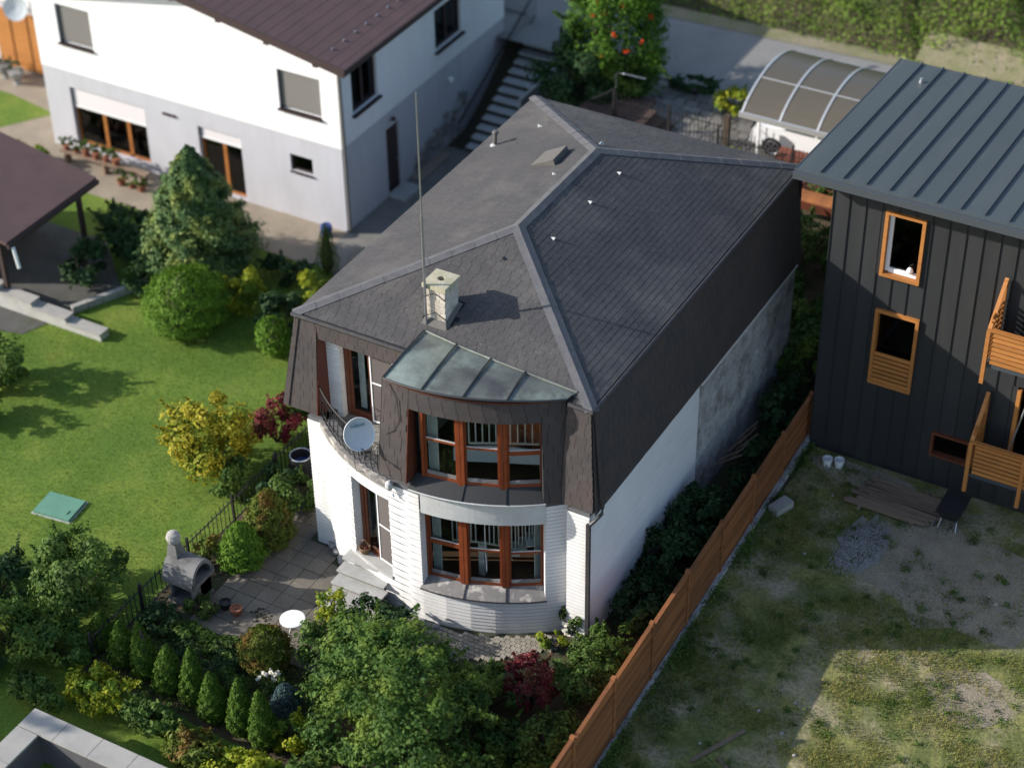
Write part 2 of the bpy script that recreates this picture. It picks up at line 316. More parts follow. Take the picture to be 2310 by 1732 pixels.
def stuff(o, label=None, cat=None):
    o['kind'] = 'stuff'
    if label: o['label'] = label
    if cat: o['category'] = cat
    return o
def part_empty(name, parent, loc):
    o = bpy.data.objects.new(name, None); COL.objects.link(o); o.parent = parent; o.location = Vector(loc) - wloc(parent); o.empty_display_size = 0.1; return o
def inst(name, me, parent, M4):
    o = bpy.data.objects.new(name, me); COL.objects.link(o)
    o.parent = parent; o.matrix_local = Matrix.Translation(-wloc(parent)) @ M4 if parent else M4
    return o
def basis(o, x, y, z):
    return Matrix(((x[0], y[0], z[0], o[0]), (x[1], y[1], z[1], o[1]), (x[2], y[2], z[2], o[2]), (0, 0, 0, 1)))
UNITS = {}
def unit_mesh(kind, mat):
    """unit pieces shared between alike parts"""
    key = (kind, mat)
    if key in UNITS: return UNITS[key]
    mb = MB()
    if kind == 'box': mb.box(0, 1, 0, 1, 0, 1)
    if kind == 'tab':   # u 0..1, v 0..1 up the slope, butt end thick
        mb.hexa([(0, 0, 0), (1, 0, 0), (1, 1, 0), (0, 1, 0), (0, 0, 1), (1, 0, 1), (1, 1, 0.15), (0, 1, 0.15)])
    me = bpy.data.meshes.new(kind); me.from_pydata(mb.v, [], mb.f); me.materials.append(M[mat]); me.update()
    UNITS[key] = me; return me

# ------------------------------------------------------------------ foliage helpers
def leaf_cloud(pos, nrm, size, aspect=0.55, seed=0, fold=0.25):
    """one folded diamond (4 points, 2 triangles) for each leaf"""
    rg = np.random.default_rng(seed); n = len(pos)
    nrm = nrm / (np.linalg.norm(nrm, axis=1, keepdims=True) + 1e-9)
    t = rg.normal(size=(n, 3)); t -= nrm * (t * nrm).sum(1, keepdims=True); t /= (np.linalg.norm(t, axis=1, keepdims=True) + 1e-9)
    b = np.cross(nrm, t); l = (size * (0.5 + 1.0 * rg.random(n) ** 1.4))[:, None] * 1.08
    V = np.stack([pos - t * l * 0.5, pos + b * l * aspect * 0.5 + nrm * l * fold * 0.3, pos + t * l * 0.5, pos - b * l * aspect * 0.5 + nrm * l * fold * 0.3], 1).reshape(-1, 3)
    i = np.arange(n, dtype=np.int32)[:, None] * 4
    return V, np.concatenate([i, i + 1, i + 2, i + 3], 1)
def crown_points(c, r, n, nclump, seed, clump=0.28, shell=0.5, up=0.5, flatbot=-1.0):
    rg = np.random.default_rng(seed); c = np.array(c); r = np.array(r)
    d = rg.normal(size=(nclump * 3, 3)); d /= np.linalg.norm(d, axis=1, keepdims=True); d = d[d[:, 2] > flatbot][:nclump]
    k = len(d); rr = shell + (1 - shell) * rg.random(k) ** 0.5; rr *= rg.uniform(0.82, 1.08, k)
    cc = d * rr[:, None]
    w = rg.random(k) ** 0.5 + 0.3; idx = rg.choice(k, n, p=w / w.sum())
    cs = clump * rg.uniform(0.6, 1.4, k)
    off = rg.normal(size=(n, 3)); off /= np.linalg.norm(off, axis=1, keepdims=True); off *= (rg.random(n) ** 0.45)[:, None] * cs[idx][:, None]
    p = cc[idx] + off
    nr = off / (cs[idx][:, None]) * 0.9 + p * 0.5 + rg.normal(size=(n, 3)) * 0.45 + np.array([0, 0, up])
    ns = n // 7; k2 = max(6, k // 2); sel = rg.choice(k, k2, replace=False); si = rg.integers(0, k2, ns); f = rg.random(ns)
    sd = cc[sel] / (np.linalg.norm(cc[sel], axis=1, keepdims=True) + 1e-6) + np.array([0, 0, .45]) + rg.normal(size=(k2, 3)) * .3
    q = cc[sel][si] + sd[si] * (f * (.22 + .22 * (sel[si] % 5) / 4))[:, None] + rg.normal(size=(ns, 3)) * (.035 * (1.2 - f))[:, None]
    p[:ns] = q; nr[:ns] = rg.normal(size=(ns, 3)) * .6 + np.array([0, 0, .6])
    return c + p * r, nr, c + cc * r
def shrub(name, label, cat, base, h, rx, ry, n, size, mat, seed, nclump=40, group=None, zlow=0.06, clump=0.3, shell=0.5, trunk=0.04, trunkname='stem', stems=4, aspect=0.55, crownname='crown', flatbot=-0.85, trunk_h=None):
    t = thing(name, label, cat, base, group)
    bx, by, bz = base; c = (bx, by, bz + h * (zlow + 1) / 2); rz = h * (1 - zlow) / 2
    p, nr, cc = crown_points(c, (rx, ry, rz), n, nclump, seed, clump, shell, flatbot=flatbot)
    p[:, 2] = np.maximum(p[:, 2], bz + 0.02)
    V, F = leaf_cloud(p, nr, size, aspect, seed + 1)
    raw_obj(crownname, V, F, mat, t)
    mb = MB(); rg = random.Random(seed)
    top = trunk_h if trunk_h else h * 0.55
    if stems == 1: mb.tube([(bx, by, bz - 0.05), (bx + 0.03, by, bz + top * 0.5), (bx, by + 0.04, bz + top)], [trunk, trunk * 0.8, trunk * 0.5])
    sel = cc[np.random.default_rng(seed).choice(len(cc), min(len(cc), 7 + stems), replace=False)]
    for q in sel:
        s0 = Vector((bx + rg.uniform(-.05, .05) * rx, by + rg.uniform(-.05, .05) * ry, bz + (top * 0.6 if stems == 1 else -0.03))); q = Vector(q)
        mid = s0.lerp(q, 0.5) + Vector((rg.uniform(-.1, .1) * rx, rg.uniform(-.1, .1) * ry, 0.05 * h))
        mb.tube([s0, mid, q], [trunk * 0.6, trunk * 0.4, trunk * 0.15], 5)
    mb.build(trunkname, 'bark', t); return t
def thuja(name, label, base, h, r, n, mat, seed, group=None, cat='conifer', size=0.05, prof=None, crownname='crown'):
    """dense upright conifer: sprays on a cone-like surface"""
    t = thing(name, label, cat, base, group); rg = np.random.default_rng(seed)
    prof = prof or (lambda u: (np.minimum(1, (u + 0.04) / 0.22) ** 0.6) * (1 - u) ** 0.62 * 1.18)
    u = rg.random(n * 2) ** 0.85; keep = rg.random(n * 2) < np.clip(prof(u), 0.05, 1); u = u[keep][:n]; k = len(u)
    a = rg.random(k) * 2 * math.pi
    lump = 1 + 0.10 * np.sin(a * 5 + u * 23 + seed) + 0.07 * np.sin(a * 9 - u * 37 + seed * 2)
    rad_ = r * prof(u) * lump * (0.62 + 0.42 * rg.random(k) ** 0.4)
    p = np.stack([base[0] + rad_ * np.cos(a), base[1] + rad_ * np.sin(a), base[2] + h * u + 0.02], 1)
    lean = rg.normal(size=2) * .05 * h; p[:, 0] += lean[0] * u; p[:, 1] += lean[1] * u
    nr = np.stack([np.cos(a), np.sin(a), np.full(k, 0.35)], 1) + rg.normal(size=(k, 3)) * 0.45
    V, F = leaf_cloud(p, nr, size, 0.45, seed + 3)
    raw_obj(crownname, V, F, mat, t)
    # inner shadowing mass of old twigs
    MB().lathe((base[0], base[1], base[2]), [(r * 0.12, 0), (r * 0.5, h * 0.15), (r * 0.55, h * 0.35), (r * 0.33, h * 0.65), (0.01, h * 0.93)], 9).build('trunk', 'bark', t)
    return t

# ================================================================== SETTING
def sstep(a, b, t):
    t = np.clip((t - a) / (b - a), 0, 1); return t * t * (3 - 2 * t)
def gz(x, y):
    x = np.asarray(x, float); y = np.asarray(y, float)
    w = sstep(-4.35, -3.9, x)
    lo = sstep(19.2, 24.6, y); hi = sstep(13.0, 16.6, y)
    z = 2.5 * (lo * (1 - w) + hi * w)
    return z + np.clip(y - 27.2, 0, 14) * 0.55
xs = np.concatenate([[-400, -200, -100, -60], np.arange(-40, -8, 2.0), np.arange(-8, 12, 0.4), np.arange(12, 41, 2.0), [60, 100, 200, 400]])
ys = np.concatenate([[-400, -200, -100, -50], np.arange(-30, 12, 2.0), np.arange(12, 30, 0.5), np.arange(30, 46, 2.0), [60, 100, 200, 400]])
GX, GY = np.meshgrid(xs, ys); GZ = gz(GX, GY)
nx = len(xs); V = np.stack([GX.ravel(), GY.ravel(), GZ.ravel()], 1)
ii, jj = np.meshgrid(np.arange(nx - 1), np.arange(len(ys) - 1)); a0 = (jj * nx + ii).ravel()
struct(raw_obj('ground', V, np.stack([a0, a0 + 1, a0 + nx + 1, a0 + nx], 1), 'soil', origin=(0, 0, 0), smooth=True))
def sheet(name, poly, z, mat):
    return struct(raw_obj(name, [(p[0], p[1], z) for p in poly], [tuple(range(len(poly)))], mat))
sheet('lawn', [(-30, -8.2), (-2.12, -8.2), (-2.12, 9.0), (-6.4, 10.4), (-12, 10.6), (-30, 10.6)], 0.006, 'grass_base')
sheet('lawn', [(-30, 10.9), (-21.6, 12.0), (-20.3, 14.0), (-22.6, 14.4), (-30, 14.4)], 0.022, 'grass_base')
sheet('lawn', [(-30, -14), (7.0, -14), (7.0, -7.3), (-2.1, -7.0), (-2.14, -8.22), (-30, -8.22)], 0.005, 'grass_base')
sheet('yard', [(10.1, -14), (40, -14), (40, 9.45), (10.1, 9.45)], 0.006, 'yard_base')
sheet('street', [(-60, 21.9), (60, 22.3), (60, 27.2), (12, 26.75), (0, 26.25), (-8, 25.9), (-60, 25.9)], 2.525, 'asphalt')
vg = [(-60, 25.92), (-8, 25.92), (0, 26.27), (12, 26.77), (60, 27.22)]
mb = MB()
for a, b in zip(vg[:-1], vg[1:]): mb.quad((a[0], a[1], 2.53), (b[0], b[1], 2.53), (b[0], b[1] + 0.75, 2.56), (a[0], a[1] + 0.75, 2.56))
struct(mb.build('road_verge', 'verge'))
sheet('side_path', [(-7.1, 10.5), (-3.0, 9.2), (-2.2, 9.2), (-2.2, 13.0), (-4.4, 13.0), (-4.4, 18.6), (-7.1, 18.6)], 0.012, 'grey_path')
sheet('garden_path', [(-30, 10.4), (-12, 10.4), (-7.1, 10.3), (-7.1, 12.5), (-19, 12.5), (-19.2, 16.2), (-30, 16.2)], 0.016, 'tan_path')

# green bank beyond the street (a mass nobody could count)
rg = np.random.default_rng(3); n = 170000
bx = rg.uniform(-14, 24, n); by = 26.9 + rg.random(n) ** 0.8 * 11
lump = 0.55 + 0.55 * np.sin(bx * 1.3 + by * 0.9) * np.sin(bx * 0.53 - by * 1.1 + 1) + 0.3 * np.sin(bx * 3.1 + by * 2.2)
hh = np.clip(0.25 + lump * 0.55, 0.05, 1.6) * np.clip((by - 26.6) / 1.2, 0.15, 1)
dry = (bx > 6.5) & (by < 27.9 + .4 * np.sin(bx * 1.7))
keep = ~(dry & (rg.random(n) < 0.9)); bx, by, hh = bx[keep], by[keep], hh[keep]; n = len(bx)
bz = gz(bx, by) + hh * rg.random(n) ** 0.5
nr = np.stack([rg.normal(size=n) * 0.6, rg.normal(size=n) * 0.6 - 0.3, np.full(n, 0.8)], 1)
V, F = leaf_cloud(np.stack([bx, by, bz], 1), nr, 0.10, 0.6, 5)
stuff(raw_obj('undergrowth', V, F, 'lf_bank'), 'dense green undergrowth covering the bank beyond the street', 'undergrowth')
mb = MB()
for i in range(24):
    mb.quad((6.2 + i * 0.8, 26.95 + .02 * i, 2.58), (7.0 + i * 0.8, 26.97 + .02 * i, 2.58), (7.0 + i * 0.8, 28.3, 3.13), (6.2 + i * 0.8, 28.3, 3.13))
struct(mb.build('dry_bank', 'verge'))

# grass blades
def blades(name, x0, x1, y0, y1, n, size, mat, seed, dens=None, label=None):
    rg = np.random.default_rng(seed); x = rg.uniform(x0, x1, n); y = rg.uniform(y0, y1, n)
    if dens is not None:
        k = rg.random(n) < dens(x, y); x, y = x[k], y[k]
    n = len(x); p = np.stack([x, y, np.full(n, 0.006)], 1); a = rg.random(n) * 6.283; s = size * rg.uniform(0.5, 1.5, n)
    tip = p + np.stack([np.cos(a) * s * 0.5, np.sin(a) * s * 0.5, s], 1); b = rg.random(n) * 6.283; wv = np.stack([np.cos(b), np.sin(b), 0 * b], 1) * (s * 0.13)[:, None]
    V = np.stack([p - wv, p + wv, tip], 1).reshape(-1, 3); i = np.arange(n, dtype=np.int32)[:, None] * 3
    return stuff(raw_obj(name, V, np.concatenate([i, i + 1, i + 2], 1), mat), label, 'grass')
def patch(x, y, s, k): return 0.5 + 0.5 * np.sin(x * s + k + 1.7 * np.sin(y * s * 0.8)) * np.cos(y * s * 1.1 - k + 1.3 * np.sin(x * s * 0.6))
blades('lawn_grass', -13, -2.2, -8, 9.0, 90000, 0.045, 'blade', 11, lambda x, y: 0.35 + 0.65 * patch(x, y, 1.3, 0.4), 'short mown green grass of the left neighbour lawn')
blades('yard_grass', 10.3, 20, -7.5, 9.0, 260000, 0.06, 'blade_dry', 12, lambda x, y: np.clip(1.25 * patch(x, y, 1.1, 2.0) * patch(x, y, 2.9, 0.3) * 2.2 - 0.15, 0, 1) * np.where((y > 4.5) & (x > 12.2 + .8 * np.sin(y * 2)), 0.2, 1.0), 'patchy yellowish grass and weeds of the building yard')

# ================================================================== MAIN HOUSE
W, L, A1, A2, HR, EV = 8.056, 11.978, 3.85, 4.03, 1.48, 7.0
CX, CY, R = 4.03, 3.52, 5.02
def BP(ang, r, z):
    a = rad(ang); return Vector((CX + r * math.sin(a), CY - r * math.cos(a), z))
house = thing('house', 'white brick house with dark shingle hipped roof and bowed window front', 'house', (W / 2, L / 2, 0))
# ---------- walls
wall = part_empty('wall', house, (W / 2, 0, 0))
ZB = 4.15   # brick top
def arc(a0, a1, r, n): return [(CX + r * math.sin(rad(a0 + (a1 - a0) * i / n)), CY - r * math.cos(rad(a0 + (a1 - a0) * i / n))) for i in range(n + 1)]
core = MB()
BR = R - 0.022
def wallpiece(a0, a1, z0, z1, r0=R - 0.32, r1=BR):
    n = max(1, int(abs(a1 - a0) / 3)); o = arc(a0, a1, r1, n); i = arc(a0, a1, r0, n)
    core.prism(o + i[::-1], z0, z1)
DA0, DA1, DZ0, DZ1 = -23.4, -7.7, 1.05, 3.45       # lower door
WA0, WA1, WZ0, WZ1 = 2.6, 37.8, 1.15, 3.55         # lower window
wallpiece(-44.0, DA0, -0.3, ZB); wallpiece(DA0, DA1, DZ1, ZB); wallpiece(DA0, DA1, -0.3, DZ0 - 0.12)
wallpiece(DA1, WA0, -0.3, ZB); wallpiece(WA0, WA1, -0.3, WZ0); wallpiece(WA0, WA1, WZ1, ZB); wallpiece(WA1, 44.0, -0.3, ZB)
core.box(0.315, 0.85, -0.285, 0.4, -0.3, ZB); core.box(7.615, 8.1885, -0.285, 0.4, -0.3, ZB)
core.box(7.8, 8.1885, 0.401, 5.735, -0.3, ZB); core.box(0.315, 0.6, 0.4, 11.85, -0.3, ZB); core.box(0.4, 7.9, 11.6, 11.85, -0.3, ZB)
core.build('masonry', 'mortar_gap_shade', wall)  # dark core colour stands for the shadow lines between siding boards
gr = MB(); gr.box(7.8, 8.22, 5.74, 11.85, -0.3, ZB); gro = gr.build('rendered_wall', 'grey_render', wall)
rs = MB()   # rough stones bulging from the render
rgs = random.Random(5)
for k in range(230):
    y = rgs.uniform(5.9, 11.7); z = rgs.uniform(0.1, 3.6); s = rgs.uniform(0.05, 0.17)
    pts = []
    for j in range(7):
        t = j * 6.283 / 7; pts.append((8.215, y + math.cos(t) * s * rgs.uniform(.8, 1.3), z + math.sin(t) * s * rgs.uniform(.5, .9)))
    rs.add(pts + [(8.22 + s * rgs.uniform(.08, .2), y, z)], [(j, (j + 1) % 7, 7) for j in range(7)])
stuff(rs.build('rubble_stone', 'grey_render', wall))
MB().box(8.1, 8.27, 5.74, 11.9, 3.90, 3.96).build('drip_strip', 'white_paint', wall)
# ---------- lapped siding boards on short flat facets
pieces = []   # (origin, xdir*len, ydir up, zdir thickness, mat)
BH, JT = 0.112, 0.010
def cut(iv, holes):
    out = [iv]
    for h0, h1 in holes:
        nxt = []
        for a, b in out:
            if h1 <= a or h0 >= b: nxt.append((a, b)); continue
            if h0 > a: nxt.append((a, h0))
            if h1 < b: nxt.append((h1, b))
        out = nxt
    return [p for p in out if p[1] - p[0] > 0.03]
EVEN = [-41.0, -32.6, -24.6, -18.5, -11.5, -4.4, 2.6, 9.6, 16.7, 23.7, 30.8, 38.0, 44.6]
ODD = [-41.0, -36.2, -29.0, -18.5, -11.5, -0.3, 2.6, 9.6, 16.7, 23.7, 30.8, 38.0, 44.6]
LAP = 0.013
def board(p, q, z0, z1, mat):
    """one board from p to q (seen from outside, left to right), bottom edge proud"""
    p, q = Vector(p), Vector(q); t = q - p; nn = Vector((t.y, -t.x, 0)).normalized()
    pieces.append((p + Vector((0, 0, z0)) + nn * 0.001, t, Vector((0, 0, z1 - z0)), nn * LAP, mat))
nrow = int((ZB + 0.3) / BH)
for r_ in range(nrow):
    z0 = -0.3 + r_ * BH; z1 = z0 + BH - 0.019
    if z1 > ZB + .01: continue
    zm = (z0 + z1) / 2; br_ = ODD if r_ % 2 else EVEN
    for a0, a1 in zip(br_[:-1], br_[1:]):
        hs = []
        if DZ0 - 0.06 < zm < DZ1: hs.append((DA0, DA1))
        if zm > WZ0: hs.append((WA0, WA1))
        for c0_, c1_ in cut((a0, a1), hs):
            P, Q = BP(a0, R, 0), BP(a1, R, 0)     # chord of the facet, cut at openings
            f0, f1 = (c0_ - a0) / (a1 - a0), (c1_ - a0) / (a1 - a0); board(P.lerp(Q, f0), P.lerp(Q, f1), z0, z1, 'white_brick')
    board((0.30, -0.30, 0), (0.79, -0.30, 0), z0, z1, 'white_brick'); board((7.60, -0.30, 0), (8.19, -0.30, 0), z0, z1, 'white_brick')
    ys_ = [-0.30, 1.1 + .8 * (r_ % 3), 3.4 + .6 * (r_ % 2), 5.74]
    for c, d in zip(ys_[:-1], ys_[1:]): board((8.19, c, 0), (8.19, d - .004, 0), z0, z1, 'side_brick')
    board((0.30, 2.0, 0), (0.30, -0.30, 0), z0, z1, 'white_brick'); board((7.60, 0.05, 0), (7.60, -0.30, 0), z0, z1, 'white_brick')
CAMP = Vector(cam.location)
def joined(name, parent, ps, unit='box'):
    um = unit_mesh(unit, ps[0][4]); uv = [v.co.copy() for v in um.vertices]; uf = [tuple(p.vertices) for p in um.polygons]; mb = MB()
    for o, x, y, z, m in ps: mb.add([o + x * c.x + y * c.y + z * c.z for c in uv], uf)
    return stuff(mb.build(name, ps[0][4], parent))
def lay(name, parent, ps, keep, unit='box'):
    """the nearest pieces as objects, the rest joined"""
    ps = sorted(ps, key=lambda p: (p[0] - CAMP).length)
    for o, x, y, z, m in ps[:keep]: inst(name, unit_mesh(unit, m), parent, basis(o, x, y, z))
    rest = {}
    for p in ps[keep:]: rest.setdefault(p[4], []).append(p)
    for m, q in rest.items(): joined(name + '_courses', parent, q, unit)
lay('siding_board', wall, pieces, 300, 'tab')
# stone plinth at the left end of the front
pl = part_empty('plinth', house, (0.8, -0.4, -0.2)); rgs = random.Random(9)
for k in range(15):
    a = -44 + k * 1.5 + rgs.uniform(-.4, .4); z = rgs.choice((-0.12, 0.02, 0.14)); mb = MB(); s = rgs.uniform(0.09, 0.15)
    if a > DA0 - 0.5: break
    c = BP(a, R + 0.03, z); mb.lathe((c.x, c.y, c.z - s * .5), [(s * .5, 0), (s, s * .35), (s * .9, s * .8), (s * .4, s * 1.05)], 7); mb.build('stone', 'stone', pl)
# concrete band over the lower window
def ring(a0, a1, r0, r1, z0, z1, n=18):
    mb = MB(); o = arc(a0, a1, r1, n); i = arc(a0, a1, r0, n); mb.prism(o + i[::-1], z0, z1); return mb
ring(WA0 + .6, WA1, R - 0.02, R + 0.025, 3.55, 4.22).build('concrete_band', 'band', wall)
# ---------- roof planes with shingles
A3 = Vector((0, 0, EV)); B3 = Vector((W, 0, EV)); C3 = Vector((W, L, EV)); D3 = Vector((0, L, EV))
R1 = Vector((W / 2, A1, EV + HR)); R2 = Vector((W / 2, L - A2, EV + HR))
roof = part_empty('roof', house, (W / 2, L / 2, EV))
rb = MB(); dn = Vector((0, 0, -0.012))
rb.add([p + dn for p in (A3, B3, C3, D3, R1, R2)], [(0, 1, 4), (1, 2, 5, 4), (2, 3, 5), (3, 0, 4, 5)])
rb.add([A3 + Vector((0, 0, -.1)), B3 + Vector((0, 0, -.1)), C3 + Vector((0, 0, -.1)), D3 + Vector((0, 0, -.1))], [(3, 2, 1, 0)])
rb.build('decking', 'underlay', roof)
tabs = []
def shingle_plane(P0, U, Vd, uint, vmax, mat, th, tw=0.27, ex=0.15, seed=0, skip=None, gap=0.009):
    """P0 origin on the eave, U along the eave, Vd up the slope, uint(v)->(u0,u1)"""
    rg = random.Random(seed); U = U.normalized(); Vd = Vd.normalized(); Nn = U.cross(Vd).normalized()
    v = 0.0; k = 0; out = []
    while v < vmax - 0.02:
        v1 = min(v + ex + 0.02, vmax); u0, u1 = uint(min(v + ex * 0.95, vmax))
        s = u0 - rg.random() * tw
        while s < u1:
            a, b = max(s, u0), min(s + tw - gap, u1)
            if b - a > 0.02 and not (skip and skip((a + b) / 2, (v + v1) / 2)):
                jit = rg.uniform(-.004, .004)
                out.append((P0 + U * a + Vd * (v + jit) + Nn * 0.002, U * (b - a), Vd * (v1 - v - jit), Nn * th * rg.uniform(.8, 1.3), mat))
            s += tw
        v += ex; k += 1
    return out
lf = math.hypot(A1, HR); lr = math.hypot(W / 2, HR); lb = math.hypot(A2, HR)
canopy_top = lambda x: 0.50 - (x - 3.34) * (0.26 / 4.2)
def skip_front(u, v):
    y = v * A1 / lf
    if 3.12 < u < 3.86 and 0.72 < y < 1.48: return True
    return 3.38 < u < 7.6 and y < canopy_top(u) - 0.05
tabs_front = shingle_plane(A3, B3 - A3, R1 - Vector((W / 2, 0, EV)), lambda v: (W / 2 * v / lf, W - W / 2 * v / lf), lf, 'shingle', 0.005, seed=1, skip=skip_front)
tabs_right = shingle_plane(B3, C3 - B3, Vector((-W / 2, 0, HR)), lambda v: (A1 * v / lr, L - A2 * v / lr), lr, 'shingle', 0.0045, seed=2)
tabs_back = shingle_plane(C3, D3 - C3, Vector((0, -A2, HR)), lambda v: (W / 2 * v / lb, W - W / 2 * v / lb), lb, 'shingle', 0.008, seed=3)
tabs_left = shingle_plane(D3, A3 - D3, Vector((W / 2, 0, HR)), lambda v: (A2 * v / lr, L - A1 * v / lr), lr, 'shingle', 0.003, seed=4, gap=0.006)
lay('shingle', roof, tabs_front, 240, 'tab'); joined('shingle_courses', roof, tabs_right, 'tab'); joined('shingle_courses', roof, tabs_back, 'tab'); joined('shingle_courses', roof, tabs_left, 'tab')
# ridge and hip caps, laid in overlapping lengths
def caps(p, q, n1, n2, w=0.17, seed=0):
    p, q = Vector(p), Vector(q); d = (q - p); Ln = d.length; d.normalize(); k = max(2, int(Ln / 0.55)); rg = random.Random(seed)
    s1 = d.cross(n1).normalized(); s2 = d.cross(n2).normalized()
    if s1.dot(n2) > 0: s1 = -s1
    if s2.dot(n1) > 0: s2 = -s2
    up = (n1 + n2).normalized()
    for i in range(k):
        a = p + d * (Ln * i / k); b = p + d * (Ln * (i + 1) / k + 0.004); h0, h1 = 0.018 + rg.uniform(0, .002), 0.025 + rg.uniform(0, .003); ww = w * rg.uniform(.97, 1.03)
        def rg_(c, h): return [c + s1 * ww + up * -0.01, c + s1 * ww + n1 * h, c + s1 * ww * .5 + n1 * (h + .004), c + up * (h + 0.012), c + s2 * ww * .5 + n2 * (h + .004), c + s2 * ww + n2 * h, c + s2 * ww + up * -0.01]
        MB().loft([rg_(a, h0), rg_(b, h1)]).build('ridge_cap', 'ridge_felt', roof)
nF = (B3 - A3).cross(R1 - A3).normalized(); nR = (C3 - B3).cross(R1 - B3).normalized(); nB = (D3 - C3).cross(R2 - C3).normalized(); nL = (A3 - D3).cross(R1 - D3).normalized()
caps(R2, R1, nL, nR, seed=1); caps(A3 - (R1 - A3) * 0.01, R1, nF, nL, seed=2); caps(B3 - (R1 - B3) * 0.01, R1, nF, nR, seed=3); caps(C3, R2, nR, nB, seed=4); caps(D3, R2, nB, nL, seed=5)
# small roof vents
def vent(p, nrm, s=0.095, mat='vent_white'):
    p = Vector(p); n = Vector(nrm); dnv = (Vector((0, 0, -1)) + n * n.z).normalized(); sd = n.cross(dnv).normalized()
    MB().add([p - sd * s * .6 + n * .01, p + sd * s * .6 + n * .01, p - dnv * s * 1.2 + n * .01, p + dnv * s * .15 + n * s * .75, p - dnv * s * .2 + n * s * 0.8], [(0, 3, 1), (1, 3, 4, 2), (0, 2, 4, 3), (0, 1, 2)]).build('roof_vent', mat, roof)
for p in ((4.89, 7.62, 8.164), (4.883, 6.04, 8.166), (4.866, 4.15, 8.172)): vent(p, nR)
vent((4.14, 2.87, 8.104), nF, 0.1, 'flashing'); vent((1.37, 9.75, 7.505), nL, 0.1); vent((3.49, 6.63, 8.283), nL, 0.08); vent((3.9, 8.5, 8.31), nB, 0.12)
# vent pipe, hatch
vp = MB(); vp.tube([(0.514, 8.832, 7.15), (0.53, 8.84, 7.55)], 0.05, 10); vp.lathe((0.53, 8.84, 7.55), [(0.085, 0), (0.095, 0.03), (0.07, 0.07), (0.01, 0.085)], 10); vp.build('vent_pipe', 'flashing', roof)
MB().lathe((0.514, 8.832, 7.17), [(0.14, 0), (0.06, 0.05)], 10).build('pipe_collar', 'vent_white', roof)
ux = Vector((W / 2, 0, HR)).normalized(); hq = [Vector((2.5, 7.25, 7.92)), Vector((3.25, 7.17, 8.19)), Vector((3.21, 7.99, 8.18)), Vector((2.5, 8.06, 7.92))]
hb = MB(); hb.hexa([p for p in hq] + [p + nL * (0.03 if i in (0, 3) else 0.17) for i, p in enumerate(hq)]); hb.build('roof_hatch', 'flashing', roof)
# gutters and downpipe
mb = MB(); mb.tube([(-0.06, -0.07, 6.96), (3.3, -0.07, 6.95)], 0.055, 8); mb.build('gutter', 'gutter', roof)
mb = MB(); mb.tube([(W + 0.06, -0.05, 6.95), (W + 0.06, L, 6.95)], 0.055, 8); mb.build('gutter', 'gutter', roof)
mb = MB(); mb.tube([(7.5, -0.06, 6.97), (W + 0.08, -0.07, 6.95)], 0.05, 8); mb.build('gutter', 'gutter', roof)
mb = MB(); mb.tube([(W + 0.06, 0.05, 6.92), (W + 0.09, 0.06, 6.6), (W + 0.30, -0.05, 4.6), (W + 0.36, -0.06, 4.3), (W + 0.36, -0.1, 4.12), (W + 0.26, -0.25, 3.98), (W + 0.16, -0.34, 3.85)], 0.045, 8); mb.build('downpipe', 'gutter', house)
mb = MB(); mb.box(8.15, 8.25, -0.40, -0.325, -0.1, 3.9); mb.build('downpipe', 'gutter', house)
# ---------- skirt (steep shingled apron under the eaves)
skirt = part_empty('skirt', house, (W / 2, 0, 4.1))
SB = 4.12
BLc = Vector((-0.40, -0.31, 4.28)); BRc = Vector((8.30, -0.31, 4.22)); BRb = Vector((8.30, L, 4.12)); BLb = Vector((-0.45, L, 4.2))
TL, TR = Vector((0.0, -0.02, 6.98)), Vector((W, -0.02, 6.98))
sk = MB()
tk = Vector((0, 0.2, 0))
# left panel (solid wedge)
LPx = 0.62
sk.hexa([BLc, Vector((LPx, -0.31, 4.28)), Vector((LPx, 0.05, 4.28)), Vector((-0.40, 0.05, 4.28)), TL, Vector((LPx, -0.02, 6.98)), Vector((LPx, 0.1, 6.98)), Vector((0, 0.1, 6.98))])
# strip over the balcony opening
sk.hexa([Vector((LPx, -0.05, 6.45)), Vector((3.42, -0.05, 6.45)), Vector((3.42, 0.1, 6.45)), Vector((LPx, 0.1, 6.45)), Vector((LPx, -0.02, 6.98)), Vector((3.42, -0.02, 6.98)), Vector((3.42, 0.1, 6.98)), Vector((LPx, 0.1, 6.98))])
# right side
sk.hexa([BRc, BRb, BRb + Vector((-.3, 0, 0)), BRc + Vector((-.3, .1, 0)), TR, Vector((W, L, 6.98)), Vector((W - .1, L, 6.98)), Vector((W - .1, 0, 6.98))])
# right pier panel
sk.hexa([Vector((7.45, -0.31, 4.22)), BRc, BRc + Vector((-.05, .2, 0)), Vector((7.45, 0.1, 4.22)), Vector((7.45, -0.02, 6.98)), TR, TR + Vector((0, .1, 0)), Vector((7.45, 0.1, 6.98))])
# left and back sides
sk.hexa([BLb, BLc + Vector((0.02, .1, 0)), BLc + Vector((.3, .1, 0)), BLb + Vector((.3, 0, 0)), Vector((0, L, 6.98)), Vector((0.01, 0.1, 6.98)), Vector((.1, .1, 6.98)), Vector((.1, L, 6.98))])
sk.box(-0.1, W + 0.1, L - 0.1, L + 0.05, 4.1, 6.98)
sk.build('backing', 'underlay', skirt)
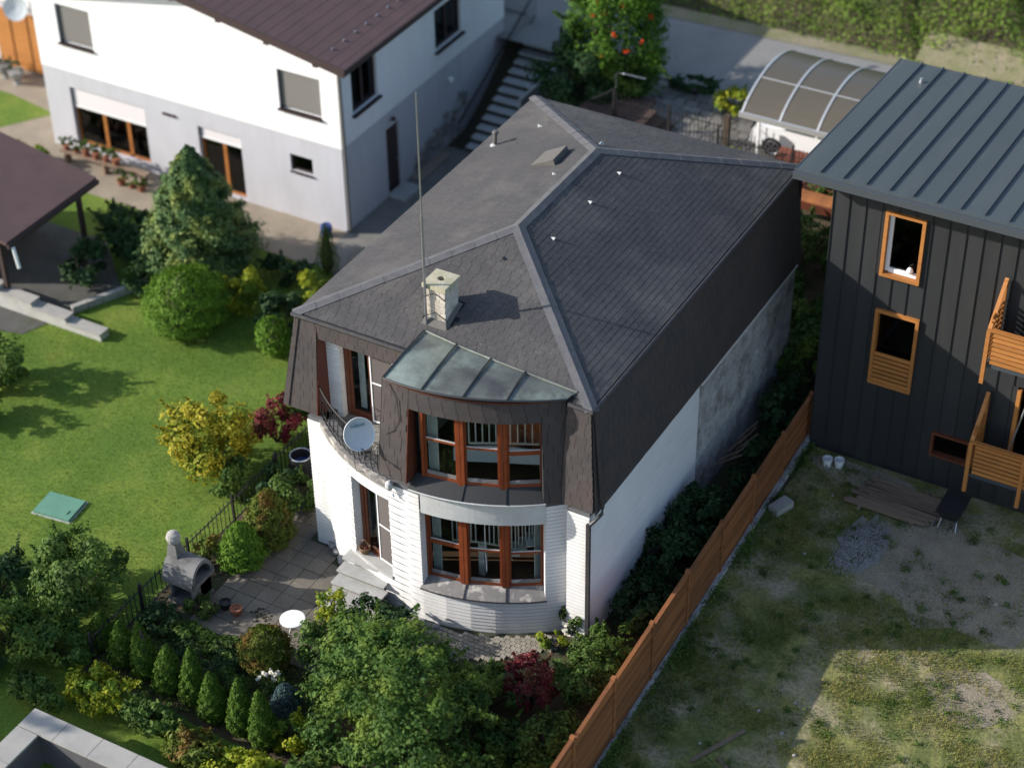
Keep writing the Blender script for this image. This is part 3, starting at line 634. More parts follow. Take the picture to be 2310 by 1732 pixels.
# cheek boards
MB().hexa([Vector((LPx, -0.325, 4.27)), Vector((LPx + .02, -0.325, 4.27)), Vector((LPx + .02, 0.3, 4.0)), Vector((LPx, 0.3, 4.0)), Vector((LPx, -0.06, 6.45)), Vector((LPx + .02, -0.06, 6.45)), Vector((LPx + .02, 0.3, 6.45)), Vector((LPx, 0.3, 6.45))]).build('cheek_board', 'board_wood', skirt)
sl = (TL - BLc).length
def lerpx(v, lo, hi, n): return lo + (hi - lo) * v / n
tb = []
hV = Vector((0, 0.29, 2.70)); hl = hV.length
tb += shingle_plane(Vector((0, -0.312, 4.28)), Vector((1, 0, 0)), hV, lambda v: (lerpx(v, -0.40, 0.0, hl), LPx), hl, 'skirt_shingle', 0.008, ex=0.2, seed=21)
tb += shingle_plane(Vector((0, -0.055, 6.45)), Vector((1, 0, 0)), Vector((0, 0.03, 0.53)), lambda v: (LPx, 3.42), 0.53, 'skirt_shingle', 0.008, ex=0.18, seed=22)
hV2 = Vector((0, 0.29, 2.76)); hl2 = hV2.length
tb += shingle_plane(Vector((0, -0.312, 4.22)), Vector((1, 0, 0)), hV2, lambda v: (7.45, lerpx(v, 8.30, W, hl2)), hl2, 'skirt_shingle', 0.008, ex=0.2, seed=23)
hV3 = Vector((-0.26, 0, 2.86)); hl3 = hV3.length
tb += shingle_plane(Vector((8.325, 0, 4.12)), Vector((0, 1, 0)), hV3, lambda v: (lerpx(v, -0.3, 0.0, hl3), L), hl3, 'skirt_shingle', 0.006, ex=0.2, seed=24)
# corner flashing strips of the left panel and right corner
# upper bow: flared shell from -7 to 44 degrees with window opening
UA0, UA1, UZ0, UZ1 = -0.2, 37.2, 4.34, 6.46
def flare(z): return R + 0.03 + 0.20 * max(0, (7.0 - z) / 2.7) ** 1.2
bow = MB()
def bowpiece(a0, a1, z0, z1, inner=R - 0.55, fl=flare, zn=6):
    n = max(1, int((a1 - a0) / 3)); rings = []
    for k in range(zn + 1):
        z = z0 + (z1 - z0) * k / zn
        o = [BP(a0 + (a1 - a0) * i / n, fl(z), z) for i in range(n + 1)]; ii_ = [BP(a0 + (a1 - a0) * i / n, inner, z) for i in range(n + 1)]
        rings.append(o + ii_[::-1])
    bow.loft(rings)
fl2 = lambda z: R - 0.20 + 0.28 * max(0, (7.0 - z) / 2.6)
fl_pan = lambda z: R - 0.20 + 0.33 * max(0, (7.0 - z) / 2.6)
bowpiece(-8.9, UA0, 4.42, 7.05, fl=fl_pan); bowpiece(UA0, UA1, UZ1, 7.05, fl=fl2); bowpiece(UA1, 44.0, 4.22, 7.05, fl=fl2)
bow.build('bow_backing', 'underlay', skirt)
def bow_tabs(a0, a1, z0, z1, fl, seed, ex=0.2, tw=0.33):
    rg = random.Random(seed); z = z0; out = []
    while z < z1 - 0.03:
        zt = min(z + ex + 0.015, z1); s = rad(a0) * R - rg.random() * tw; e = rad(a1) * R
        while s < e:
            a, b = max(s, rad(a0) * R), min(s + tw - 0.012, e)
            if b - a > 0.03:
                am = math.degrees((a + b) / 2 / R); t = Vector((math.cos(rad(am)), math.sin(rad(am)), 0)); p = BP(am, fl(z) + 0.004, z); q = BP(am, fl(zt) + 0.004, zt); nn = Vector((math.sin(rad(am)), -math.cos(rad(am)), 0)); wd = (b - a) * fl(z) / R
                out.append((p - t * wd / 2, t * wd, q - p, nn * 0.008, 'skirt_shingle'))
            s += tw
        z += ex
    return out
tb += bow_tabs(-8.9, UA0, 4.42, 7.05, fl_pan, 31); tb += bow_tabs(UA0, UA1, UZ1, 7.05, fl2, 32, ex=0.16); tb += bow_tabs(UA1, 44.0, 4.22, 7.05, fl2, 33)
lay('shingle', skirt, tb, 60, 'tab')
# reveal boards of the upper window
def radial_board(a, r0, zs, fl, th, mat, name, parent):
    mb = MB(); t = Vector((math.cos(rad(a)), math.sin(rad(a)), 0)) * th; rings = []
    for z in zs:
        i = BP(a, r0, z); o = BP(a, fl(z) + 0.012, z); rings.append([i, o, o + t, i + t])
    mb.loft(rings); return mb.build(name, mat, parent)
zs = [4.40 + (UZ1 - 4.40) * k / 6 for k in range(7)]
radial_board(UA0, R - 0.36, zs, fl_pan, 0.02, 'board_wood', 'cheek_board', skirt)
# verge strip (black drip edge) on the left of the bow panel
radial_board(-9.2, R - 0.5, [4.42 + 2.6 * k / 6 for k in range(7)], fl_pan, 0.02, 'gutter', 'edge_strip', skirt)
MB().tube([Vector((-0.22, -0.335, 4.28)), Vector((0.14, -0.045, 6.97))], 0.014, 5).build('edge_strip', 'gutter', skirt)
# left flank of the upper bow (faces the balcony)
MB().box(3.40, 3.52, -1.25, 0.47, 3.9, 7.0).build('flank_wall', 'white_brick', wall)
# ---------- metal canopy over the bow
can = part_empty('canopy', house, (5.4, -0.6, 7.1))
seams = [-7.9, 4.4, 16.2, 28.0, 44.0]
CT = [(3.34, .53, 7.205), (4.28, .43, 7.17), (5.24, .36, 7.145), (6.18, .31, 7.125), (7.56, .24, 7.095)]; CZ_ = [7.10, 7.14, 7.17, 7.17, 7.07]
def ctop(a):
    for k in range(4):
        if a <= seams[k + 1] + 1e-6:
            return Vector(CT[k]).lerp(Vector(CT[k + 1]), (a - seams[k]) / (seams[k + 1] - seams[k])) + Vector((0, 0, .02))
    return Vector(CT[-1])
def cbot(a): return BP(a, R - 0.12, float(np.interp(a, seams, CZ_)))
for k in range(4):
    n = 6; rings = []
    for j in range(n + 1):
        a = seams[k] + (seams[k + 1] - seams[k]) * j / n; p, q = ctop(a), cbot(a); m = p.lerp(q, .5) + Vector((0, 0, 0.03))
        rings.append([p, m, q, q + Vector((0, 0, -0.03)), m + Vector((0, 0, -.03)), p + Vector((0, 0, -0.03))])
    MB().loft(rings).build('metal_sheet', 'zinc', can)
for a in seams[:-1]:
    p, q = ctop(a) + Vector((0, 0, .035)), cbot(a) + Vector((0, 0, .02)); m = p.lerp(q, .5) + Vector((0, 0, 0.03))
    MB().tube([p, m, q], 0.022, 6).build('standing_seam', 'zinc_dark', can)
MB().tube([ctop(-7.9 + 51.9 * j / 8) + Vector((0, 0, .02)) for j in range(9)], 0.025, 6).build('edge_bead', 'zinc', can)
MB().tube([cbot(-7.9 + 51.9 * j / 16) + Vector((0, 0, -.02)) for j in range(17)], 0.028, 6).build('edge_bead', 'zinc_dark', can)
ring(-7.4, 43.6, R - 0.4, R - 0.16, 7.0, 7.04, 20).build('soffit', 'board_wood', can)
# ---------- bow windows: three flat facets each
def bow_window(zb, zt, trans, angs, transom_h, wname_label):
    win = part_empty('window', house, BP(20, R - .3, zb)); win['label'] = wname_label
    rW = R - 0.30
    for k in range(3):
        p, q = BP(angs[k], rW, 0), BP(angs[k + 1], rW, 0); t = (q - p); Ln = t.length; t.normalize(); nn = Vector((t.y, -t.x, 0))
        def bx_(u0, u1, z0, z1, d0, d1, name, mat):
            c = p + t * (u0 + u1) / 2 + nn * (d0 + d1) / 2 + Vector((0, 0, (z0 + z1) / 2)); MB().obox(c, t, nn, (0, 0, 1), (u1 - u0) / 2, abs(d1 - d0) / 2, (z1 - z0) / 2).build(name, mat, win)
        e0 = 0.085 if k > 0 else 0.03; e1 = Ln - (0.085 if k < 2 else 0.03); ztr = trans[k]
        th = transom_h[k]
        bx_(e0, e1, zb, zb + 0.09, -.03, .04, 'frame_rail', 'red_wood'); bx_(e0, e1, zt - 0.07, zt, -.03, .04, 'frame_rail', 'red_wood'); bx_(e0, e1, ztr - th / 2, ztr + th / 2, -.03, .038, 'transom', 'red_wood')
        bx_(e0, e0 + 0.05, zb + .09, zt - .07, -.028, .03, 'frame_stile', 'red_wood'); bx_(e1 - 0.05, e1, zb + .09, zt - .07, -.028, .03, 'frame_stile', 'red_wood')
        bx_(e0 + .05, e1 - .05, zb + .09, ztr - th / 2, -.006, .0, 'pane', 'glass'); bx_(e0 + .05, e1 - .05, ztr + th / 2, zt - .07, -.006, .0, 'pane', 'glass')
        bx_(e0 + .05, e1 - .05, zb + .09, zb + .20, .004, .022, 'glazing_rail', 'sill')
        bx_(e0 + .05, e1 - .05, ztr + th / 2, ztr + th / 2 + .022, .0, .02, 'glazing_bead', 'band')
    for k in range(4):
        w_ = 0.085 if 0 < k < 3 else 0.04; p = BP(angs[k], rW + 0.02, 0); a = rad(angs[k]); t = Vector((math.cos(a), math.sin(a), 0)); nn = Vector((math.sin(a), -math.cos(a), 0))
        if 0 < k < 3:
            for s in (-1, 1): MB().obox(p + t * s * .046 + Vector((0, 0, (zb + zt) / 2)), t, nn, (0, 0, 1), .041, .06, (zt - zb) / 2).build('post', 'red_wood', win)
        else: MB().obox(p + Vector((0, 0, (zb + zt) / 2)), t, nn, (0, 0, 1), w_, .05, (zt - zb) / 2).build('post', 'red_wood', win)
    return win
ANG = [3.0, 14.5, 26.6, 37.9]
uw = bow_window(4.46, 6.56, [5.6, 5.56, 5.48], ANG, [.05, .05, .12], 'upper bowed window in red brown frames under the zinc canopy')
lw = bow_window(1.33, 3.58, [2.46, 2.44, 2.40], ANG, [.12, .05, .05], 'lower bowed window in red brown frames over the weathered sill')
def sloped_sill(a0, a1, r0, z0, r1, z1, mat, joints, win, th=0.03):
    js = [a0] + joints + [a1]
    for k in range(len(js) - 1):
        n = 5; rings = []
        for j in range(n + 1):
            a = js[k] + (js[k + 1] - js[k]) * j / n; i, o = BP(a, r0, z0), BP(a, r1, z1); rings.append([i, o, o + Vector((0, 0, -th)), i + Vector((0, 0, -th))])
        MB().loft(rings).build('sill_plate', mat, win)
    for a in joints: MB().bar(BP(a, r0, z0 + .012), BP(a, r1 + .01, z1 + .012), 0.03, 0.025).build('sill_seam', 'zinc_dark', win)
    MB().tube([BP(a0 + (a1 - a0) * j / 14, r1, z1 - th) for j in range(15)], 0.022, 6).build('sill_edge', 'band' if r1 > R + .11 else 'zinc_dark', win)
sloped_sill(UA0 + .5, UA1 + .5, R - 0.28, 4.48, R + 0.12, 4.27, 'zinc_dark', [15.4, 27.2], uw)
sloped_sill(WA0 - .4, WA1 + .2, R - 0.28, 1.34, R + 0.08, 1.14, 'sill', [15.0, 26.8], lw)
# reveals of the lower window
for a, s in ((WA0, 1), (WA1, -1)):
    rgv = random.Random(3); mb = MB(); z = WZ0
    while z < WZ1 - 0.02:
        i = BP(a, R - 0.29, z); o = BP(a, R - .005, z); t = Vector((math.cos(rad(a)), math.sin(rad(a)), 0)) * s * 0.015
        mb.hexa([i, o, o + t, i + t] + [p + Vector((0, 0, BH - JT)) for p in (i, o, o + t, i + t)]); z += BH
    stuff(mb.build('reveal_course', 'white_brick', wall))
ring(UA0, UA1, R - 0.4, R - 0.17, UZ1 + 0.0, UZ1 + 0.03).build('head_board', 'board_wood', skirt)
# floors, ceilings, rear wall inside
it = MB(); it.prism(arc(-44, 44, R - 0.33, 18) + [(7.7, 6.0), (0.4, 6.0)], 1.0, 1.05); it.build('floor', 'int_floor', house)
it = MB(); it.prism(arc(-44, 44, R - 0.33, 18) + [(7.7, 6.0), (0.4, 6.0)], 3.62, 3.66); it.build('ceiling', 'int_wall', house)
it = MB(); it.prism([(3.52, 0.3), (3.52, -1.1)] + arc(-4, 44, R - 0.34, 14) + [(7.9, 0.2), (7.9, 6.0), (3.52, 6.0)], 4.17, 4.2); it.box(.62, 3.5, .49, 6, 3.9, 3.98); it.build('floor', 'int_floor', house)
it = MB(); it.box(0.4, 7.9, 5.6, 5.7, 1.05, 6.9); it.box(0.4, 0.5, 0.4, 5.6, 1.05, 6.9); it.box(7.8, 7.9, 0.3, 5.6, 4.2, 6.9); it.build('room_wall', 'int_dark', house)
it = MB(); it.box(3.42, 3.5, 0.48, 5.6, 3.98, 6.9); it.build('sun_block_wall', 'int_wall', house)  # unseen wall added to block sun coming in by the balcony door
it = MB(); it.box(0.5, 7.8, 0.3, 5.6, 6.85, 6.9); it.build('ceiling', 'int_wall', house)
# things seen through the panes
def stair_rail(pts, h, n, label, cat='railing'):
    t = thing('stair_railing', label, cat, pts[0]); mb = MB(); up = Vector((0, 0, h)); pts = [Vector(p) for p in pts]
    for a, b in zip(pts[:-1], pts[1:]):
        mb.bar(a + up, b + up, .05, .05); mb.bar(a + Vector((0, 0, .06)), b + Vector((0, 0, .06)), .04, .04)
        for i in range(n + 1): p = a.lerp(b, i / n); mb.bar(p + Vector((0, 0, .05)), p + up, .028)
    mb.build('balusters', 'curtain', t); return t
RI = R - 0.85
stair_rail([BP(8, RI, 2.05), BP(17.5, RI - .1, 2.05), BP(27, RI, 2.05)], 0.98, 6, 'white baluster railing behind the middle pane of the lower window')
ist = thing('indoor_stair', 'pale indoor stair flight rising behind the lower right pane', 'stair', (6.3, 0.0, 1.05))
for k in range(6):
    p_ = BP(26 + k * 2.3, RI + .05, 1.95 + k * .14); q_ = BP(28.6 + k * 2.3, RI + .05, 1.95 + k * .14); MB().bar(p_, q_, .5, .05).build('tread', 'curtain', ist)
    MB().bar(p_ + Vector((0, 0, .02)), p_ + Vector((0, 0, .95)), .025).build('baluster', 'curtain', ist); MB().bar(p_.lerp(q_, .5) + Vector((0, 0, .02)), p_.lerp(q_, .5) + Vector((0, 0, .98)), .025).build('baluster', 'curtain', ist)
MB().bar(BP(18, RI - .15, 1.05), BP(18, RI - .15, 2.05), .16).build('newel', 'curtain', ist)
stair_rail([BP(15, RI, 5.2), BP(26, RI - .1, 5.2), BP(38, RI, 5.2)], 0.98, 5, 'white gallery railing behind the upper panes of the upper window')
cp = thing('gallery_parapet', 'pale blue curved parapet seen through the upper bow window', 'parapet', (5.9, -0.1, 4.2))
rings = []
for j in range(11):
    f = j / 10; x, y = BP(10 + 28 * f, R - .75 - .25 * math.sin(f * 3.14), 0)[:2]; rings.append([(x, y, 4.72 - .1 * math.sin(f * 3.14)), (x, y, 5.12), (x, y + .05, 5.12), (x, y + .05, 4.72 - .1 * math.sin(f * 3.14))])
MB().loft(rings).build('panel', 'dish', cp); MB().box(5.0, 7.3, .6, .66, 4.2, 5.2).build('dark_base', 'int_dark', cp)
def curtain(pts, z0, z1, label):
    mb = MB(); n = len(pts); rings = []
    for i, p in enumerate(pts): rings.append([(p[0], p[1], z0), (p[0], p[1], z1), (p[0] + .012, p[1] + .012, z1), (p[0] + .012, p[1] + .012, z0)])
    mb.loft(rings); tag(mb.build('curtain', 'curtain'), label, 'curtain', 'window curtains')
def wavy(a0, a1, r, n=10): return [BP(a0 + (a1 - a0) * i / n, r + 0.035 * (-1) ** i, 0)[:2] for i in range(n + 1)]
curtain(wavy(3.6, 6.2, R - .48), 1.4, 3.5, 'pale curtain hanging at the left side of the lower bow window')
curtain(wavy(35.2, 37.6, R - .48), 1.4, 3.5, 'pale curtain hanging at the right side of the lower bow window')
curtain(wavy(3.6, 6.6, R - .48), 4.5, 6.6, 'pale curtain hanging at the left side of the upper bow window')
tag(MB().tube([BP(20.6, R - .34, 3.5), BP(20.7, R - .335, 2.4), BP(20.9, R - .34, 1.75)], [.008, .008, .014], 6).build('blind_cord', 'white_paint'), 'thin white blind cord hanging inside the lower bow window', 'cord')
# ---------- doors
def door_set(parent, p, q, z0, z1, nn, label, split=0.52):
    """timber frame, glazed left leaf, white framed insect screen on the right"""
    d = part_empty('door', parent, ((p + q) / 2 + Vector((0, 0, z0)))); d['label'] = label
    t = (q - p); Ln = t.length; t.normalize()
    def b(u0, u1, a, c, d0, d1, name, mat): return MB().obox(p + t * (u0 + u1) / 2 + nn * (d0 + d1) / 2 + Vector((0, 0, (a + c) / 2)), t, nn, (0, 0, 1), (u1 - u0) / 2, (d1 - d0) / 2, (c - a) / 2).build(name, mat, d)
    b(0, .11, z0, z1, -.05, .06, 'frame', 'door_wood'); b(Ln - .09, Ln, z0, z1, -.05, .06, 'frame', 'door_wood'); b(.11, Ln - .09, z1 - .09, z1, -.05, .058, 'frame', 'door_wood'); b(.11, Ln - .09, z0, z0 + .07, -.05, .058, 'threshold', 'door_wood')
    m = Ln * split
    b(.11, .19, z0 + .07, z1 - .09, -.03, .03, 'leaf_stile', 'door_wood'); b(m - .09, m - .02, z0 + .07, z1 - .09, -.03, .03, 'leaf_stile', 'door_wood'); b(.19, m - .09, z0 + .07, z0 + .17, -.03, .028, 'leaf_rail', 'door_wood')
    b(.19, m - .09, z0 + .17, z1 - .09, -.004, .003, 'pane', 'glass')
    b(.24, .42, z0 + .1, z1 - .12, -.22, -.20, 'drape', 'curtain')
    sc = b(m, m + .035, z0 + .04, z1 - .06, .065, .10, 'screen_frame', 'white_paint'); b(Ln - .05, Ln - .015, z0 + .04, z1 - .06, .065, .10, 'screen_frame', 'white_paint')
    b(m + .035, Ln - .05, z0 + .04, z0 + .085, .065, .098, 'screen_frame', 'white_paint'); b(m + .035, Ln - .05, z1 - .1, z1 - .06, .065, .098, 'screen_frame', 'white_paint'); b(m + .035, Ln - .05, (z0 + z1) / 2 - .02, (z0 + z1) / 2 + .02, .065, .096, 'screen_bar', 'white_paint')
    b(m + .035, Ln - .05, z0 + .085, z1 - .1, .078, .082, 'screen_mesh', 'net')
    return d
p, q = BP(DA0 + .2, R - 0.28, 0), BP(DA1 - .2, R - 0.28, 0); tt = (q - p).normalized(); nn = Vector((tt.y, -tt.x, 0))
door_set(house, p, q, DZ0, DZ1, nn, 'ground floor glazed terrace door with white framed screen')
mb = MB(); z = DZ0   # brick reveal left of the door
while z < DZ1 - .03:
    i = BP(DA0, R - 0.3, z); o = BP(DA0, R - .005, z); t = Vector((math.cos(rad(DA0)), math.sin(rad(DA0)), 0)) * 0.015
    mb.hexa([i, o, o + t, i + t] + [v + Vector((0, 0, BH - JT)) for v in (i, o, o + t, i + t)]); z += BH
stuff(mb.build('reveal_course', 'white_brick', wall))
MB().prism(arc(DA0, DA1, R - .3, 5) + arc(DA0, DA1, R + .02, 5)[::-1], DZ0 - .12, DZ0 - .005).build('door_step', 'concrete', house)
door_set(house, Vector((1.03, 0.48, 0)), Vector((2.5, 0.48, 0)), 4.0, 6.5, Vector((0, -1, 0)), 'upper balcony door with white framed screen')
rec = MB(); rec.box(0.60, 1.0, 0.27, 0.6, 3.98, 6.5); rec.box(2.5, 3.42, .43, .6, 3.98, 6.5); rec.box(.64, 3.42, .62, .66, 6.4, 6.9); rec.build('recess_wall', 'mortar_gap_shade', wall)
for k in range(int(2.5 / .112)):
    z = 3.98 + k * .112; mb = MB()
    mb.hexa([(.645, .245, z), (1.02, .245, z), (1.02, .27, z), (.645, .27, z), (.645, .258, z + .093), (1.02, .258, z + .093), (1.02, .27, z + .093), (.645, .27, z + .093)]); mb.build('recess_board', 'white_brick', wall)
    mb = MB(); mb.hexa([(1.0, .271, z), (1.03, .271, z), (1.03, .43, z), (1.0, .43, z), (1.0, .271, z + .093), (1.017, .271, z + .093), (1.017, .43, z + .093), (1.0, .43, z + .093)]); mb.build('recess_board', 'white_brick', wall)
# ---------- balcony
bal = part_empty('balcony', house, (2.0, -0.8, 4.1))
mb = MB(); mb.prism(arc(-44, -7.6, R + 0.05, 12) + [(3.40, 0.47), (0.62, 0.47)], 3.86, 3.96); mb.build('slab', 'concrete', bal)
ring(-42, -7.6, R - .06, R + .07, 3.93, 4.13, 12).build('rim', 'sill', bal)
cnt = 0; rgt = random.Random(4)
for i in range(10):     # rough stone floor tiles
    for j in range(7):
        x = 0.66 + i * 0.275; y = 0.45 - j * 0.275 - .27
        if (x + .13 - CX) ** 2 + (y - CY) ** 2 > (R - .02) ** 2 or x > 3.15: continue
        MB().box(x, x + .255, y, y + .255, 3.96, 3.975 + rgt.uniform(0, .01)).build('floor_tile', 'flagstone', bal)
rl = part_empty('railing', bal, (2.0, -1.2, 4.2)); a_s = [-45.5 + (37.6) * i / 30 for i in range(31)]
rr = R - 0.03
def RP(a, z): return BP(a, rr, z)
MB().tube([Vector((0.60, -0.1, 5.02))] + [RP(a, 5.06) for a in a_s], 0.022, 6).build('handrail', 'iron', rl)
MB().tube([RP(a, 4.32) for a in a_s], 0.014, 5).build('bottom_rail', 'iron', rl)
mb = MB()
for a in a_s[::2]:
    mb.tube([RP(a, 4.13), BP(a, rr + .07, 4.42), BP(a, rr + .05, 4.7), RP(a, 5.06)], 0.013, 4)
for a in a_s[1:-1:2]:
    mb.tube([RP(a - 1.2, 4.32), BP(a, rr + .03, 4.5), RP(a + 1.2, 4.32)], 0.008, 4); mb.tube([RP(a - .9, 4.95), BP(a, rr + .03, 4.82), RP(a + .9, 4.95)], 0.008, 4)
stuff(mb.build('scroll_bars', 'iron', rl))
# lamp below the bow panel, cables
lp = thing('wall_lamp', 'white wall lamp with motion sensor under the shingled bow panel', 'lamp', BP(-6.2, R + .1, 4.0))
c = BP(-6.0, R + .10, 4.02); MB().lathe(c, [(0.03, .22), (.09, .16), (.10, .05), (.06, -.05), (.02, -.08)][::-1], 10).build('shade', 'band', lp); MB().bar(BP(-6, R, 4.1), c + Vector((0, 0, .05)), .06).build('bracket', 'white_paint', lp); MB().bar(c + Vector((.08, 0, -.14)), c + Vector((.12, -.02, -.22)), .05).build('sensor', 'white_paint', lp)
tag(MB().tube([BP(-6.3, fl_pan(6.9) + .02, 6.95), BP(-3.4, fl_pan(6.5) + .03, 6.6), BP(-2.6, fl_pan(6.1) + .03, 6.1), BP(-4.2, fl_pan(5.8) + .03, 5.75), BP(-6.9, fl_pan(5.6) + .02, 5.55)], .009, 5).build('cable', 'iron'), 'thin black cable looping over the shingled bow panel', 'cable')
# ---------- chimney
ch = part_empty('chimney', house, (3.49, 1.1, 7.3)); CH0, CH1, CZ0, CZ1 = (3.21, 0.80), (3.77, 1.41), 7.2, 8.30
MB().box(3.225, 3.755, .815, 1.395, 7.1, 8.3).build('core', 'mortar_gap_shade', ch)
ps = []; r_ = 0; z = 7.38
while z < 8.28:
    off = 0.0 if r_ % 2 else 0.14
    for side in range(4):
        x0, x1, y0, y1 = 3.21, 3.77, .80, 1.41
        if side in (0, 2):
            s = x0 - off
            while s < x1:
                a, b = max(s, x0), min(s + .27, x1)
                if b - a > .03: ps.append((Vector((a, y0 if side == 0 else y1, z)), Vector((b - a, 0, 0)), Vector((0, .05 if side == 0 else -.05, 0)), Vector((0, 0, .085)), 'chim_brick'))
                s += .28
        else:
            s = y0 - .14 + off
            while s < y1:
                a, b = max(s, y0 + .05), min(s + .27, y1 - .05)
                if b - a > .03: ps.append((Vector((x0 if side == 1 else x1, a, z)), Vector((0, b - a, 0)), Vector((.05 if side == 1 else -.05, 0, 0)), Vector((0, 0, .085)), 'chim_brick'))
                s += .28
    z += .095; r_ += 1
for o, x, y, zz, m in ps: inst('brick', unit_mesh('box', m), ch, basis(o, x, y, zz))
mb = MB(); n = 16; x0, x1, y0, y1 = 3.17, 3.81, .76, 1.45; cx, cy = 3.49, 1.13; sq = []
for k in range(n):
    t = 2 * math.pi * k / n; dx, dy = math.cos(t), math.sin(t); m_ = 1 / max(abs(dx) / .32, abs(dy) / .345); sq.append((3.49 + dx * m_, 1.105 + dy * m_))
# square slab with a round flue hole
hole = [(cx + .095 * math.cos(2 * math.pi * k / n), cy + .095 * math.sin(2 * math.pi * k / n)) for k in range(n)]
sq = []
for k in range(n):
    t = 2 * math.pi * k / n
    if k % 4 == 2: sx, sy = (1 if math.cos(t) > 0 else -1), (1 if math.sin(t) > 0 else -1); sq.append((3.49 + sx * .32, 1.105 + sy * .345))
    else:
        dx, dy = math.cos(t), math.sin(t); m_ = min(.32 / max(abs(dx), 1e-6), .345 / max(abs(dy), 1e-6)); sq.append((3.49 + dx * m_, 1.105 + dy * m_))
mb.loft([[(p[0], p[1], 8.29) for p in sq], [(p[0], p[1], 8.40) for p in sq], [(p[0], p[1], 8.41) for p in hole], [(p[0], p[1], 7.9) for p in hole]], caps=False)
mb.build('cap', 'chim_cap', ch); MB().lathe((cx, cy, 7.88), [(.1, 0), (.1, .02)], 12).build('flue', 'soot', ch)
fb = MB(); fb.hexa([(3.14, .70, 7.27), (3.84, .70, 7.27), (3.84, 1.5, 7.575), (3.14, 1.5, 7.575), (3.205, .795, 7.45), (3.775, .795, 7.45), (3.775, 1.415, 7.66), (3.205, 1.415, 7.66)]); fb.build('flashing', 'flashing', ch)
# ---------- mast
mast = thing('antenna_mast', 'tall thin steel mast strapped beside the roof chimney', 'mast', (3.28, .74, 7.3))
MB().tube([(3.28, .72, 7.28), (3.275, .74, 10.3)], [.032, .032], 8).build('lower_pole', 'steel', mast); MB().tube([(3.275, .74, 10.25), (3.27, .75, 13.45)], [.022, .016], 8).build('upper_pole', 'steel', mast)
for z in (7.55, 8.1): MB().tube([(3.2, .80, z), (3.28, .68, z), (3.50, .79, z + .1), (3.78, .79, z - .05)], .012, 5).build('clamp', 'iron', mast)
# ---------- satellite dish on the railing
ds = thing('satellite_dish', 'round grey satellite dish with blue lettering on the balcony railing', 'satellite dish', BP(-13.5, R + .1, 4.3))
dc = BP(-13.6, R + 0.28, 5.42); dn_ = Vector((0.68, -0.58, 0.45)).normalized(); du = Vector((0, 0, 1)); du = (du - dn_ * du.dot(dn_)).normalized(); dr = du.cross(dn_).normalized()
DR = 0.375
rings = []
for r_, d_ in ((0.01, -.075), (.15, -.062), (.27, -.035), (DR - .012, .0), (DR, .012), (DR, -.012), (.27, -.05), (.15, -.075), (.01, -.088)):
    rings.append([dc + dr * (r_ * math.cos(t)) + du * (r_ * 1.06 * math.sin(t)) + dn_ * d_ for t in [2 * math.pi * k / 32 for k in range(32)]])
MB().loft(rings, caps=True).build('reflector', 'dish', ds, smooth=True)
MB().tube([dc + dr * ((DR + .002) * math.cos(t)) + du * ((DR + .002) * 1.06 * math.sin(t)) + dn_ * .008 for t in [2 * math.pi * k / 32 for k in range(33)]], .011, 6).build('rim', 'white_paint', ds)
MB().tube([dc - du * .2 - dn_ * .09, dc - du * .5 - dn_ * .16, BP(-13.4, R + .02, 4.75)], .03, 6).build('bracket', 'iron', ds)
MB().tube([dc - du * .36 + dn_ * .0, dc - du * .52 + dn_ * .3], .015, 6).build('feed_arm', 'iron', ds)
fc = dc - du * .50 + dn_ * .30; MB().tube([fc - dn_ * .02, fc + dr * .0 + du * .03 - dn_ * .1], .035, 8).build('receiver', 'black_plastic', ds)
MB().tube([dc - du * .36 - dr * .2, dc - du * .62 - dr * .24, dc - du * .86 - dr * .22, dc - du * .9 - dr * .05], .008, 5).build('lead', 'iron', ds)
tcv = bpy.data.curves.new('lettering', 'FONT'); tcv.body = 'nabonl'; tcv.size = 0.125; tcv.align_x = 'CENTER'; tcv.align_y = 'CENTER'; tcv.extrude = 0.002
tob = bpy.data.objects.new('lettering_tmp', tcv); COL.objects.link(tob); bpy.context.view_layer.update()
tme = bpy.data.meshes.new_from_object(tob); bpy.data.objects.remove(tob, do_unlink=True); tme.materials.clear(); tme.materials.append(M['logo'])
to = bpy.data.objects.new('lettering', tme); COL.objects.link(to); to.parent = ds
to.matrix_local = Matrix.Translation(-ds.location) @ basis(dc + du * .21 + dn_ * (-.018), dr, du, dn_)
MB().tube([dc + du * (.25 + .03 * math.sin(f * 3.1)) + dr * (-.17 + .2 * f) + dn_ * (-.006 - .01 * math.sin(f * 3.1)) for f in [i / 8 for i in range(9)]], .004, 4).build('swoosh', 'logo', ds)
# ---------- entrance steps
st = thing('entrance_steps', 'concrete terrace steps climbing to the ground floor door', 'steps', (2.5, -1.8, 0))
for k in range(5):
    z = 0.90 - k * 0.185; y1 = -1.0 - k * .28; MB().box(1.78 + .0 * k, 3.12 + (.06 * k), y1 - .36, y1 + .02, z - .055, z).build('tread', 'concrete', st)
    MB().box(2.0, 3.0 + .06 * k, y1 - .16, y1 + .0, -.05, z - .061).build('step_shade_fill', 'soil', st)  # dark boxes stand for the shadow gaps under the open treads
bk = thing('flower_basket', 'small wicker basket with purple flowers on the door step', 'basket', BP(-21.0, R - .12, DZ0))
c = BP(-20.8, R - .12, DZ0 + .0); MB().lathe(c, [(.09, 0), (.15, .12), (.15, .2), (.13, .2), (.12, .16)], 12).build('pot', 'wicker', bk); MB().tube([c + Vector((-.14, 0, .18)), c + Vector((-.1, 0, .36)), c + Vector((0, 0, .42)), c + Vector((.1, 0, .36)), c + Vector((.14, 0, .18))], .012, 5).build('handle', 'wicker', bk)
